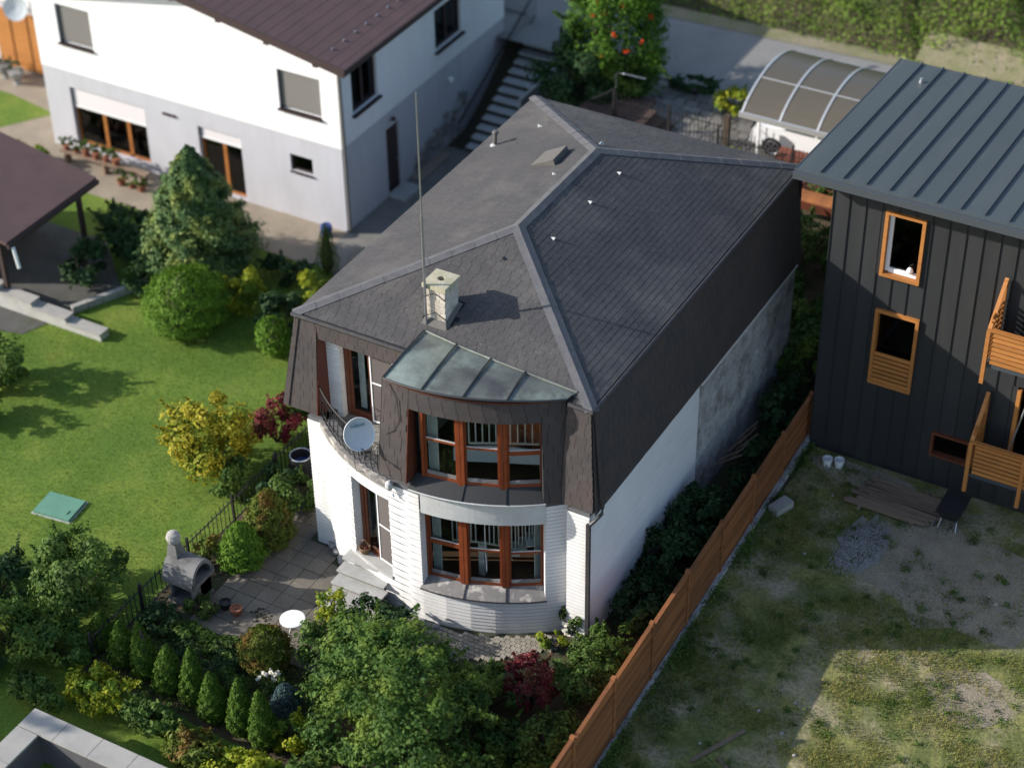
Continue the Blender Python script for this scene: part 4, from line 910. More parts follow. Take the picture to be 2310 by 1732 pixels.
pp, nr_, _ = crown_points((c.x, c.y, c.z + .2), (.11, .11, .08), 120, 8, 3); V, F = leaf_cloud(pp, nr_, .05, .7, 2); raw_obj('flowers', V, F, 'lf_red', bk)

# ================================================================== TERRACE AND FRONT PAVING
ter = struct(raw_obj('terrace', [(-1.3, -4.35, .004), (3.4, -4.35, .004), (3.4, -.5, .004), (.45, .3, .004), (0.2, 3.2, .004), (-1.3, 3.2, .004)], [(0, 1, 2, 3, 4, 5)], 'joint'))
rgt = random.Random(8); sz = .5
for i in range(-3, 8):
    for j in range(-9, 7):
        x, y = i * sz + 0.1, j * sz + .1; cx_, cy_ = x + .25, y + .25
        if x < -1.2 or x > 3.3 or y < -4.4: continue
        if cy_ > -.35 and cx_ > .1: continue
        if (cx_ - CX) ** 2 + (cy_ - CY) ** 2 < (R + .05) ** 2: continue
        if cx_ > 1.75 and cy_ > -2.35: continue
        zt = .035 + rgt.uniform(-.004, .006)
        inst('paving_slab', unit_mesh('box', 'slab'), ter, basis((x + .007, y + .007, -.02), (sz - .016, 0, 0), (0, sz - .016, 0), (0, 0, zt + .02)))
walk = struct(raw_obj('bow_walk', [(3.2, -2.9, .004), (7.7, -2.3, .004), (7.9, -.4, .004), (6, -.5, .004), (3.2, -1.3, .004)], [(0, 1, 2, 3, 4)], 'joint'))
hexm = None
for i in range(32):
    for j in range(20):
        x = 3.2 + i * .148 + (.074 if j % 2 else 0); y = -2.95 + j * .124
        if x > 7.75: continue
        d2 = math.hypot(x - CX, y - CY)
        if d2 < R + .12 or d2 > R + 1.15 - .25 * max(0, x - 5.5): continue
        if x < 3.5 and y > -2.3: continue
        if hexm is None:
            pts = [(x_ * .8, y_ * .8) for x_, y_ in [(-.085, -.045), (-.03, -.075), (.03, -.06), (.085, -.075), (.085, .045), (.03, .075), (-.03, .06), (-.085, .075)]]
            mbh = MB().prism(pts, -.03, .04); hexm = bpy.data.meshes.new('paver'); hexm.from_pydata(mbh.v, [], mbh.f); hexm.materials.append(M['paver']); hexm.update()
        inst('paver', hexm, walk, Matrix.Translation((x, y, rgt.uniform(-.006, .006))))
rgt = random.Random(3)
for k in range(9):
    a = 0.5 + k * 1.0 + rgt.uniform(-.3, .3); s = rgt.uniform(.06, .11); c = BP(a, R + .12 + rgt.uniform(0, .06), .03)
    o = MB().lathe((c.x, c.y, 0), [(s * .6, 0), (s, s * .4), (s * .85, s * .9), (s * .3, s * 1.15)], 7).build('stone', 'stone'); tag(o, 'rough pale stone lying against the foot of the bowed wall', 'stone', 'stones along the foot of the bow')

# table
tbw = thing('garden_table', 'round white garden table on the slab terrace', 'table', (1.75, -3.55, .035)); c = (1.75, -3.55)
MB().lathe((c[0], c[1], .58), [(.30, 0), (.32, .012), (.32, .035), (.30, .045), (.01, .045)], 28).build('tabletop', 'white_paint', tbw)
for k in range(3):
    t = k * 2.094 + .4; MB().tube([(c[0], c[1], .58), (c[0] + .12 * math.cos(t), c[1] + .12 * math.sin(t), .35), (c[0] + .27 * math.cos(t), c[1] + .27 * math.sin(t), .035)], .013, 6).build('leg', 'white_paint', tbw)
# grill
g = thing('garden_grill', 'grey concrete garden fireplace with arched hood and chimney', 'grill', (-1.35, -3.55, .0)); gx, gy = -1.35, -3.5
MB().box(gx - .42, gx + .42, gy - .5, gy + .32, 0, .12).build('base', 'grill', g)
for s in (-.36, .28): MB().box(gx + s, gx + s + .08, gy - .42, gy + .3, .12, .72).build('support', 'grill', g)
MB().box(gx - .48, gx + .48, gy - .55, gy + .34, .72, .82).build('hearth_slab', 'grill', g)
MB().box(gx - .36, gx + .36, gy - .12, gy + .30, .12, .72).build('back_panel', 'grill', g)
n = 12; ar = [(math.cos(math.pi * i / n), math.sin(math.pi * i / n)) for i in range(n + 1)]
def vault(x, r_, zc): return [(x, gy - .1 + r_ * a, zc + r_ * 1.25 * b) for a, b in ar]
hd = MB(); hd.loft([vault(gx - .46, .43, .84), vault(gx + .44, .43, .84), vault(gx + .46, .43, .84), vault(gx + .46, .34, .84), vault(gx - .36, .34, .84)], close=False); hd.build('hood', 'grill', g)
bkp = vault(gx - .44, .42, .84); MB().loft([bkp, [(p[0] + .06, p[1], p[2]) for p in bkp]]).build('hood_back', 'soot', g)
for s_ in (-1, 1): MB().box(gx - .46, gx + .46, gy - .1 + s_ * .43 - .035, gy - .1 + s_ * .43 + .035, .82, .90).build('hood_rim', 'grill', g)
MB().hexa([(gx - .48, gy - .28, 1.18), (gx - .12, gy - .28, 1.28), (gx - .12, gy + .08, 1.28), (gx - .48, gy + .08, 1.18), (gx - .42, gy - .21, 1.72), (gx - .2, gy - .21, 1.72), (gx - .2, gy + .01, 1.72), (gx - .42, gy + .01, 1.72)]).build('flue', 'grill', g)
MB().lathe((gx - .31, gy - .1, 1.70), [(.09, 0), (.16, .05), (.19, .17), (.15, .29), (.05, .34)], 14).build('chimney_ball', 'cap_stone', g)
# pots, stain
for i, (x, y) in enumerate(((-.32, -3.55), (.05, -3.6))):
    po = thing('flower_pot', ['dark flower pot with a small plant beside the grill', 'round terracotta pot with dry soil on the terrace near the grill'][i], 'flower pot', (x, y, .035), 'pots by the grill')
    MB().lathe((x, y, .035), [(.1, 0), (.15, .2), (.16, .22), (.13, .22), (.12, .18), (.01, .18)], 14).build('pot', 'terracotta' if i else 'black_plastic', po); MB().lathe((x, y, .2), [(.125, 0), (.02, .02)], 12).build('soil', 'soil', po)
st_ = MB(); rgt = random.Random(2)
for k in range(70):
    a = rgt.random() * 6.283; r_ = .3 * rgt.random() ** .6; s = rgt.uniform(.015, .04); x, y = .62 + r_ * math.cos(a), -3.35 + r_ * .8 * math.sin(a); st_.add([(x - s, y, .048), (x, y - s, .048), (x + s, y, .048), (x, y + s, .048)], [(0, 1, 2, 3)])
stuff(st_.build('fallen_leaves', 'soil'), 'dark scatter of soil and leaf litter on the terrace slabs', 'leaf litter')
# barrel
ba = thing('rain_barrel', 'dark open rain barrel with blue rim behind the left house corner', 'barrel', (-1.45, 1.55, .03))
MB().lathe((-1.45, 1.55, .03), [(.27, 0), (.31, .3), (.31, .6), (.28, .86), (.26, .86), (.27, .6), (.25, .55)], 20).build('body', 'black_plastic', ba); MB().tube([(-1.45 + .285 * math.cos(t), 1.55 + .285 * math.sin(t), .88) for t in [k * 6.283 / 20 for k in range(21)]], .022, 6).build('rim', 'steel', ba); MB().lathe((-1.45, 1.55, .6), [(.26, 0), (.01, .01)], 16).build('water', 'blue_plastic', ba)

# ================================================================== FENCES
def iron_fence(pts, h, label, zf, spacing=.13, post_every=2.0):
    t = thing('iron_fence', label, 'fence', (*pts[0], zf(*pts[0]))); bars = MB(); rails = MB(); rails2 = MB()
    for a, b in zip(pts[:-1], pts[1:]):
        ln = math.hypot(b[0] - a[0], b[1] - a[1]); n = int(ln / spacing); ns = max(1, int(ln / 1.0))
        for i in range(n + 1):
            f = i / n; x, y = a[0] + (b[0] - a[0]) * f, a[1] + (b[1] - a[1]) * f; z = float(zf(x, y)); hh = h * (1.05 + .06 * math.sin(f * ln * 1.6 * 3.14))
            bars.bar((x, y, z + .05), (x, y, z + hh), .016)
            if i % 2 == 0: bars.tube([(x - .06, y, z + h * .72), (x - .03, y, z + h * .8), (x + .03, y, z + h * .8), (x + .06, y, z + h * .72)], .007, 3)
        for i in range(ns):
            q = [(a[0] + (b[0] - a[0]) * f, a[1] + (b[1] - a[1]) * f) for f in (i / ns, (i + 1) / ns)]
            for zz in (.12, .9): (rails if zz < .5 else rails2).bar((*q[0], zf(*q[0]) + h * zz), (*q[1], zf(*q[1]) + h * zz), .03, .02)
        np_ = max(1, round(ln / post_every))
        for i in range(np_ + 1):
            f = i / np_; x, y = a[0] + (b[0] - a[0]) * f, a[1] + (b[1] - a[1]) * f; MB().box(x - .03, x + .03, y - .03, y + .03, float(zf(x, y)) - .05, float(zf(x, y)) + h * 1.15).build('post', 'iron', t)
    stuff(bars.build('bars', 'iron', t)); rails.build('rail', 'iron', t); rails2.build('rail', 'iron', t); return t
z0f = lambda x, y: 0.0
iron_fence([(-2.05, -6.6), (-2.05, 9.0)], .85, 'dark iron fence between the terrace garden and the left lawn', z0f, .17)
iron_fence([(-0.6, 18.2), (3.2, 18.3)], 1.35, 'dark iron fence behind the rear roof edge with stone paving beyond', lambda x, y: 2.45)
iron_fence([(3.3, 18.3), (3.45, 20.0)], 1.3, 'short return of iron fence running to the carport', lambda x, y: 2.5)
iron_fence([(3.3, 17.5), (8.2, 17.5)], 1.4, 'iron fence in front of the carport and the white car', lambda x, y: 2.5)
po = MB(); po.box(3.16, 3.34, 18.2, 18.38, 2.3, 4.1); tag(po.build('gate_post', 'bark'), 'thick dark gate post at the bend of the rear fence', 'post')
# timber fence on the right
fx = lambda y: 9.78 + (9.8 - y) * 0.029
tf = thing('timber_fence', 'red brown timber board fence running beside the right yard', 'fence', (9.95, 2, 0))
yb = [9.75, 7.7, 5.6, 3.5, 1.4, -.7, -2.8, -4.9, -7.0, -9.1]
for k in range(len(yb) - 1):
    ya, yc = yb[k], yb[k + 1]; top = 1.42 + .075 * k; nb_ = 10; bh = top / nb_
    for i in range(nb_):
        o = Vector((fx(ya) - .012, ya - .03, .06 + i * bh)); d = Vector((fx(yc) - fx(ya), yc - ya + .06, 0)); inst('board', unit_mesh('box', 'fence_wood'), tf, basis(o + Vector((random.uniform(-.006, .006), 0, 0)), (.028, 0, 0), tuple(d), (0, 0, bh - .012)))
    MB().box(fx(ya) - .06, fx(ya) + .05, ya - .05, ya + .05, 0, top + .14).build('post', 'fence_wood', tf)
    MB().hexa([(fx(ya) - .05, ya - .05, top + .062), (fx(yc) - .05, yc + .05, top + .062), (fx(yc) + .05, yc + .05, top + .062), (fx(ya) + .05, ya - .05, top + .062), (fx(ya) - .05, ya - .05, top + .09), (fx(yc) - .05, yc + .05, top + .09), (fx(yc) + .05, yc + .05, top + .09), (fx(ya) + .05, ya - .05, top + .09)]).build('coping', 'fence_wood', tf)
kb = MB()
kb.hexa([(fx(9.7) + .02, 9.7, 0), (fx(-9) + .02, -9, 0), (fx(-9) + .07, -9, 0), (fx(9.7) + .17, 9.7, 0), (fx(9.7) + .02, 9.7, .16), (fx(-9) + .02, -9, .03), (fx(-9) + .06, -9, .03), (fx(9.7) + .15, 9.7, .16)]); kb.build('footing', 'grey_render', tf)

# ================================================================== LEFT NEIGHBOUR HOUSE
nb = thing('neighbour_house', 'white and grey rendered neighbour house with brown gable roof', 'house', (-13, 17.5, 0))
NX0, NX1, NY0, NY1 = -19.0, -7.1, 12.45, 22.6; RX = -13.05; ZE = 6.15; ZRD = ZE + (RX * -1 - 6.35) * .185
def pierced_x(y, th, x0, x1, z0, z1, holes, mat, name, parent):   # wall facing -y with openings (x0,x1,z0,z1)
    mb = MB(); xs_ = sorted({x0, x1, *[h[0] for h in holes], *[h[1] for h in holes]})
    for a, b in zip(xs_[:-1], xs_[1:]):
        zc = cut((z0, z1), [(h[2], h[3]) for h in holes if h[0] <= a + 1e-6 and h[1] >= b - 1e-6])
        for c, d in zc: mb.box(a, b, y, y + th, c, d)
    return mb.build(name, mat, parent)
def pierced_y(x, th, y0, y1, z0, z1, holes, mat, name, parent):   # wall facing +x
    mb = MB(); ys_ = sorted({y0, y1, *[h[0] for h in holes], *[h[1] for h in holes]})
    for a, b in zip(ys_[:-1], ys_[1:]):
        for c, d in cut((z0, z1), [(h[2], h[3]) for h in holes if h[0] <= a + 1e-6 and h[1] >= b - 1e-6]): mb.box(x - th, x, a, b, c, d)
    return mb.build(name, mat, parent)
lowh = [(-17.95, -14.85, .28, 2.45), (-12.7, -11.0, .05, 2.38), (-9.1, -8.25, 1.77, 2.36)]; uph = [(-18.0, -16.6, 4.1, 5.5), (-9.3, -7.73, 3.95, 5.32)]
pierced_x(NY0, .3, NX0, NX1, -.1, 3.05, lowh, 'nb_grey', 'lower_wall', nb)
pierced_x(NY0 - .03, .33, NX0, NX1 + .03, 3.052, 5.95, uph, 'nb_white', 'upper_wall', nb)
slowh = [(14.95, 15.75, .0, 2.45)]; suph = [(13.15, 14.6, 3.92, 5.42), (18.08, 19.75, 3.8, 5.25)]
pierced_y(NX1, .3, NY0 + .3, NY1, -.1, 3.05, slowh, 'nb_grey', 'lower_wall', nb); pierced_y(NX1 + .03, .33, NY0 + .3, NY1, 3.052, 6.0, suph, 'nb_white', 'upper_wall', nb)
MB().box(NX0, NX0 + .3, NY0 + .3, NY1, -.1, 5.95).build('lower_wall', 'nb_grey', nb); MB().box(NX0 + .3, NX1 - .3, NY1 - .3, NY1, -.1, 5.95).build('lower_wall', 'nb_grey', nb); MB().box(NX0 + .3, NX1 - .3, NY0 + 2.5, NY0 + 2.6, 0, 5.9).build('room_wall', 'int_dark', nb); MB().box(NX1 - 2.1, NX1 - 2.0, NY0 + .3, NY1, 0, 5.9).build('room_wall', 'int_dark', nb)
MB().hexa([(NX0, NY0 - .03, 5.952), (NX1 + .03, NY0 - .03, 5.952), (NX1 + .03, NY0 + .3, 5.952), (NX0, NY0 + .3, 5.952), (RX - .01, NY0 - .03, ZRD - .22), (RX + .01, NY0 - .03, ZRD - .22), (RX + .01, NY0 + .3, ZRD - .22), (RX - .01, NY0 + .3, ZRD - .22)]).build('gable', 'nb_white', nb)
rf = part_empty('roof', nb, (RX, 17, ZE))
for s in (1, -1):
    xe = RX + s * (-6.35 - RX); rfm = MB()
    pts = [(RX, 11.8, ZRD), (xe, 11.8, ZE), (xe, 23.2, ZE), (RX, 23.2, ZRD)]
    if s < 0: pts = pts[::-1]
    rfm.hexa([(p[0], p[1], p[2]) for p in pts] + [(p[0], p[1], p[2] + .14) for p in pts]); rfm.build('slope', 'nb_roof', rf)
    fa = MB(); fa.box(min(xe, xe + s * .04), max(xe, xe + s * .04), 11.78, 23.2, ZE - .06, ZE + .13); fa.build('fascia', 'nb_frame', rf)
MB().hexa([(RX, 11.77, ZRD - .12), (-6.35, 11.77, ZE - .12), (-6.35, 11.80, ZE - .12), (RX, 11.80, ZRD - .12), (RX, 11.77, ZRD + .15), (-6.35, 11.77, ZE + .15), (-6.35, 11.80, ZE + .15), (RX, 11.80, ZRD + .15)]).build('verge_board', 'nb_frame', rf)
for k in range(4):   # purlin ends under the verge
    x = -7.4 - k * 1.75; MB().box(x - .09, x + .09, 11.8, 12.4, ZE + (-6.35 - x) * .185 - .22, ZE + (-6.35 - x) * .185 - .02).build('purlin', 'nb_frame', rf)
for k in range(22):  # tile courses: raised laps
    y = 12.0 + k * .5
for k in range(16): # snow guards
    y = 12.5 + k * .62; x = -7.2; MB().box(x - .025, x + .025, y - .04, y + .04, ZE + (-6.35 - x) * .185 + .13, ZE + (-6.35 - x) * .185 + .19).build('snow_guard', 'steel', rf)
nlap = MB()
for k in range(18):
    for s in (1, -1):
        d = .25 + k * .37; x = -6.35 - d if s > 0 else RX * 2 + 6.35 + d; z = ZE + d * .185 + .14; nlap.hexa([(x - .012, 11.8, z - .01), (x + .012, 11.8, z - .01), (x + .012, 23.2, z - .01), (x - .012, 23.2, z - .01), (x - .012, 11.8, z + .005), (x + .012, 11.8, z + .005), (x + .012, 23.2, z + .005), (x - .012, 23.2, z + .005)])
stuff(nlap.build('tile_lap', 'nb_roof', rf))
# windows of the front
def roller(parent, x0, x1, y, z0, z1, mat, n):
    h_ = (z1 - z0) / n
    for i in range(n): MB().hexa([(x0, y, z0 + i * h_), (x1, y, z0 + i * h_), (x1, y + .02, z0 + i * h_), (x0, y + .02, z0 + i * h_), (x0, y + .012, z0 + (i + .92) * h_), (x1, y + .012, z0 + (i + .92) * h_), (x1, y + .03, z0 + (i + .92) * h_), (x0, y + .03, z0 + (i + .92) * h_)]).build('slat', mat, parent)
for (x0, x1, z0, z1) in uph:
    w_ = part_empty('window', nb, ((x0 + x1) / 2, NY0, z0)); roller(w_, x0 + .05, x1 - .02, NY0 + .06, z0 + .08, z1, 'shutter', 14)
    MB().box(x0 - .04, x1 + .04, NY0 - .12, NY0 + .06, z0 - .05, z0 + .0).build('sill', 'nb_frame', w_); MB().box(x0, x0 + .05, NY0 + .05, NY0 + .2, z0, z1).build('guide', 'nb_frame', w_); MB().box(x0 + .05, x1, NY0 + .2, NY0 + .24, z0, z1).build('backing', 'nb_frame', w_)
def oak_window(x0, x1, z0, z1, mull, shut, n):
    w_ = part_empty('window', nb, ((x0 + x1) / 2, NY0, z0)); y = NY0 + .16
    if shut: roller(w_, x0 + .06, x1, NY0 + .08, shut, z1, 'shutter_white', n); MB().box(x0 + .06, x1, NY0 + .07, NY0 + .12, shut - .05, shut).build('end_bar', 'white_paint', w_)
    for a, b in ((x0, x0 + .1), (x1 - .08, x1)) + tuple((m - .07, m + .07) for m in mull): MB().box(a, b, y, y + .08, z0, z1).build('stile', 'oak', w_)
    MB().box(x0 + .1, x1 - .08, y, y + .075, z0, z0 + .1).build('rail', 'oak', w_); MB().box(x0 + .1, x1 - .08, y, y + .075, z1 - .1, z1).build('rail', 'oak', w_)
    ed = [x0 + .1] + list(mull) + [x1 - .08]
    for a, b in zip(ed[:-1], ed[1:]): MB().box(a + .071, b - .071, y + .03, y + .036, z0 + .1, z1 - .1).build('pane', 'glass_dark', w_)
oak_window(-17.95, -14.85, .28, 2.45, (-16.75, -15.75), 1.75, 8); oak_window(-12.7, -11.0, .05, 2.38, (-11.8,), 2.0, 4)
w_ = part_empty('window', nb, (-8.7, NY0, 1.77)); MB().box(-9.1, -8.25, NY0 + .1, NY0 + .106, 1.8, 2.36).build('pane', 'glass_dark', w_)
for a, b, c, d in ((-9.1, -9.04, 1.77, 2.36), (-8.31, -8.25, 1.77, 2.36), (-9.04, -8.31, 1.77, 1.83), (-9.04, -8.31, 2.3, 2.36)): MB().box(a, b, NY0 + .08, NY0 + .14, c, d).build('frame', 'nb_frame', w_)
MB().box(-9.1, -8.25, NY0 - .08, NY0 + .08, 1.72, 1.76).build('sill', 'nb_frame', w_)
for (y0, y1, z0, z1) in suph:
    w_ = part_empty('window', nb, (NX1, (y0 + y1) / 2, z0)); x = NX1 - .12; MB().box(x, x + .006, y0, y1, z0, z1).build('pane', 'glass_dark', w_)
    for a, b, c, d in ((y0, y0 + .08, z0, z1), (y1 - .08, y1, z0, z1), ((y0 + y1) / 2 - .05, (y0 + y1) / 2 + .05, z0, z1), (y0 + .08, y1 - .08, z0, z0 + .08), (y0 + .08, y1 - .08, z1 - .08, z1)): MB().box(x - .02, x + .05, a, b, c, d).build('frame', 'nb_frame', w_)
    MB().box(NX1 - .1, NX1 + .16, y0 - .06, y1 + .06, z0 - .07, z0 - .01).build('sill', 'nb_frame', w_); MB().box(x - .12, x - .1, y0 + .1, (y0 + y1) / 2 - .1, z0 + .1, z1).build('drape', 'curtain', w_)
dr_ = part_empty('door', nb, (NX1, 15.35, 0)); MB().box(NX1 - .16, NX1 - .1, 14.95, 15.75, .03, 2.45).build('leaf', 'nb_frame', dr_); MB().box(NX1 - .1, NX1 - .05, 15.62, 15.66, 1.0, 1.12).build('handle', 'steel', dr_)
MB().box(NX1, NX1 + .7, 14.85, 15.85, .0, .1).build('door_step', 'concrete', nb); MB().box(NX1 + .05, NX1 + .5, 16.2, 18.2, .02, .07).build('threshold_slab', 'tan_path', nb)
MB().lathe((NX1 + .15, 15.2, 2.72), [(.05, 0), (.1, .06), (.05, .14)], 8).build('lamp', 'nb_frame', nb); MB().lathe((NX1 + .08, 18.9, 2.3), [(.02, 0), (.1, .05), (.1, .15), (.02, .2)], 8).build('lamp', 'white_paint', nb); MB().box(-14.05, -13.55, NY0 - .06, NY0, 2.46, 2.54).build('wall_light', 'nb_frame', nb)
MB().tube([(NX1 + .1, NY0 - .02, 5.95), (NX1 + .1, NY0 + .02, 3.0), (NX1 + .1, NY0 + .02, .05)], .05, 8).build('downpipe', 'shutter', nb)
rgt = random.Random(12); sb = part_empty('stone_cladding', nb, (NX1, 18.5, 0))
for k in range(70):
    y = rgt.uniform(16.5, 19.8); z = rgt.uniform(0, 1) * (.5 + (y - 16.5) * .38); s = rgt.uniform(.1, .2); inst('stone', unit_mesh('box', 'stone'), sb, basis((NX1 - .02, y, z), (.07 + rgt.random() * .05, 0, 0), (0, s * 1.4, rgt.uniform(-.03, .03)), (0, rgt.uniform(-.03, .03), s)))
# bench with pots under the big window
bn = thing('plant_bench', 'long low bench with potted plants under the big neighbour window', 'bench', (-16.2, 11.7, 0)); MB().box(-18.0, -14.4, 11.55, 11.85, .42, .48).build('seat', 'old_wood', bn)
for x in (-17.8, -16.2, -14.6): MB().box(x - .05, x + .05, 11.58, 11.82, 0, .42).build('leg', 'old_wood', bn)
for k in range(9):
    x = -17.8 + k * .42; s = rgt.uniform(.1, .16); z = .48 if k < 6 else .0; y = 11.7 if k < 6 else 11.35
    po = thing('flower_pot', ['leftmost', 'second', 'third', 'fourth', 'fifth', 'rightmost', 'left', 'middle', 'right'][k] + [' terracotta pot of the row on the bench under the big neighbour window', ' terracotta pot of the three on the ground before the plant bench'][k >= 6], 'flower pot', (x, y, z), 'pots on the bench' if k < 6 else 'pots before the bench')
    MB().lathe((x, y, z), [(s * .7, 0), (s, s * 1.5), (s * .85, s * 1.5)], 10).build('pot', 'terracotta', po); pp, n_, _ = crown_points((x, y, z + s * 1.5 + .18), (.2, .2, .22), 260, 9, 50 + k); V, F = leaf_cloud(pp, n_, .09, .5, k); raw_obj('plant', V, F, 'lf_shrub', po)
# steps along the side of the neighbour up to the street
ns = thing('garden_stairs', 'long grey concrete stairs beside the neighbour house up to the street', 'stairs', (-5.4, 18.6, 0))
for k in range(14):
    MB().box(-6.3, -4.5, 18.66 + k * .37, 18.6 + (k + 1) * .37 + .04, .0 if k < 2 else k * .18 - .25, (k + 1) * .18 - .05).build('step_shade_fill', 'shaded_paving', ns)  # body coloured dark like a shaded gap below each pale tread
    MB().box(-6.35, -4.45, 18.6 + k * .37, 18.6 + (k + 1) * .37 - .03, (k + 1) * .18 - .049, (k + 1) * .18).build('tread', 'band', ns)
def railing(name, label, p, q, h, n, grp=None):
    t = thing(name, label, 'railing', p, grp); p, q = Vector(p), Vector(q); up = Vector((0, 0, h)); MB().bar(p + up, q + up, .05).build('handrail', 'iron', t); MB().bar(p + up * .1, q + up * .1, .03).build('bottom_rail', 'iron', t); mb = MB()
    for i in range(n + 1): c = p.lerp(q, i / n); mb.bar(c, c + up, .014)
    stuff(mb.build('bars', 'iron', t)); return t
railing('stair_railing', 'dark iron railing on the left of the long garden stairs', (-6.5, 18.4, .1), (-6.5, 23.8, 2.6), 1.0, 26); railing('stair_railing', 'dark iron railing on the right of the long garden stairs', (-4.35, 18.4, .1), (-4.35, 23.8, 2.6), 1.0, 26)
railing('street_railing', 'dark iron railing along the street above the garden stairs', (-6.9, 23.9, 2.5), (-9.5, 23.9, 2.5), 1.0, 20)
tag(MB().box(-4.35, -4.25, 18.7, 24.0, -.1, 2.45).build('retaining_wall', 'concrete'), 'concrete retaining wall right of the long garden stairs', 'wall')

# ================================================================== DARK HOUSE ON THE RIGHT
dh = thing('dark_house', 'dark grey seamed metal house with timber framed windows and balconies', 'house', (14, 13, 0))
DY, DX0, DX1, DZT = 9.5, 9.95, 22.0, 8.35
dholes = [(11.36, 12.42, 6.08, 8.0), (11.38, 12.56, 2.7, 5.05), (13.28, 14.34, .96, 1.74), (15.3, 17.4, 5.1, 7.3), (15.3, 17.4, 1.6, 3.9)]
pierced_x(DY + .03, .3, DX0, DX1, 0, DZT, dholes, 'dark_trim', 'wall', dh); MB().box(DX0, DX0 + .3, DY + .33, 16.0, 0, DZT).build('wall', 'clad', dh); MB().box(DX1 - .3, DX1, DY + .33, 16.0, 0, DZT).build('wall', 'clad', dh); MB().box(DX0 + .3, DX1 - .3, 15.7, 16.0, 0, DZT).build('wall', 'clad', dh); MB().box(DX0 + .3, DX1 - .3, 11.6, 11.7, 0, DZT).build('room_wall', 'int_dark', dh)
pw = .435; x = DX0; xsn = []
while x < DX1: xsn.append(x); x += pw
for a in xsn:
    b = min(a + pw - .02, DX1)
    hs = [h for h in dholes if h[0] < b and h[1] > a]
    zc = cut((.0, DZT), [(h[2], h[3]) for h in hs]) if hs else [(0, DZT)]
    for c, d in zc: MB().box(a, b, DY, DY + .028, c, d).build('cladding_panel', 'clad', dh)
    for h in hs:   # side slivers next to an opening
        if a < h[0] - .02: MB().box(a, h[0], DY, DY + .028, h[2], h[3]).build('cladding_panel', 'clad', dh)
        if b > h[1] + .02: MB().box(h[1], b, DY, DY + .028, h[2], h[3]).build('cladding_panel', 'clad', dh)
    for c, d in (zc if not any(h[0] < a < h[1] for h in hs) else cut((.0, DZT), [(h[2], h[3]) for h in hs if h[0] < a < h[1]])): MB().box(a - .016, a + .002, DY - .03, DY - .0005, c, d).build('seam', 'clad', dh)
dr2 = part_empty('roof', dh, (14, 13, 8.6)); ZF, ZK, YF, YK, XL = 8.83, 8.35, 8.85, 16.35, 9.12
def rz(y): return ZF + (ZK - ZF) * (y - YF) / (YK - YF)
x = XL; k = 0
while x < DX1:
    b = min(x + .60, DX1 + .3)
    MB().hexa([(x, YF, ZF), (b, YF, ZF), (b, YK, ZK), (x, YK, ZK), (x, YF, ZF + .05), (b, YF, ZF + .05), (b, YK, ZK + .05), (x, YK, ZK + .05)]).build('roof_panel', 'dark_roof', dr2)
    if k: MB().hexa([(x - .022, YF + .12, rz(YF + .12) + .051), (x + .022, YF + .12, rz(YF + .12) + .051), (x + .022, YK, ZK + .051), (x - .022, YK, ZK + .051), (x - .02, YF + .12, rz(YF + .12) + .10), (x + .02, YF + .12, rz(YF + .12) + .10), (x + .02, YK, ZK + .10), (x - .02, YK, ZK + .10)]).build('roof_seam', 'dark_trim', dr2)
    x += .60; k += 1
MB().box(XL - .02, DX1 + .3, YF - .14, YF, ZF - .16, ZF + .02).build('gutter', 'dark_trim', dr2); MB().hexa([(XL - .03, YF, ZF - .2), (XL, YF, ZF - .2), (XL, YK, ZK - .2), (XL - .03, YK, ZK - .2), (XL - .03, YF, ZF + .06), (XL, YF, ZF + .06), (XL, YK, ZK + .06), (XL - .03, YK, ZK + .06)]).build('verge_board', 'dark_trim', dr2)
MB().hexa([(XL, YF, ZF - .16), (DX1, YF, ZF - .16), (DX1, YK, ZK - .16), (XL, YK, ZK - .16), (XL, YF, ZF - .002), (DX1, YF, ZF - .002), (DX1, YK, ZK - .002), (XL, YK, ZK - .002)]).build('soffit', 'dark_trim', dr2); MB().lathe((10.1, 15.2, rz(15.2) + .05), [(.07, 0), (.05, .12), (.01, .14)], 8).build('roof_vent', 'steel', dr2)
def tframe(x0, x1, z0, z1, slat=None, pane='glass_dark', w=.09, fm='timber'):
    w_ = part_empty('window', dh, ((x0 + x1) / 2, DY, z0))
    for a, b, c, d in ((x0, x0 + w, z0, z1), (x1 - w, x1, z0, z1), (x0 + w, x1 - w, z0, z0 + w), (x0 + w, x1 - w, z1 - w, z1)): MB().box(a, b, DY - .09, DY + .12, c, d).build('frame', fm, w_)
    MB().box(x0 + w, x1 - w, DY + .1, DY + .106, z0 + w, z1 - w).build('pane', pane, w_)
    if slat:
        n = 7; h_ = (slat - z0 - w) / n
        for i in range(n): MB().box(x0 + w, x1 - w, DY - .06, DY - .02, z0 + w + i * h_, z0 + w + (i + .72) * h_).build('slat', 'timber', w_)
    return w_
w1 = tframe(11.36, 12.42, 6.08, 8.0)
for a, b, c, d in ((11.46, 11.56, 6.2, 7.9), (11.56, 12.3, 6.18, 6.3)): MB().box(a, b, DY + .04, DY + .1, c, d).build('casement', 'white_paint', w1)
MB().lathe((12.12, DY + .02, 6.32), [(.05, 0), (.09, .07), (.05, .15), (.01, .17)], 10).build('ornament', 'white_paint', w1)
tframe(11.38, 12.56, 2.7, 5.05, slat=3.75); w3 = tframe(13.28, 14.34, .96, 1.74, w=.07, fm='door_wood')
for k in range(4):
    z0, z1 = (.97, 1.73)
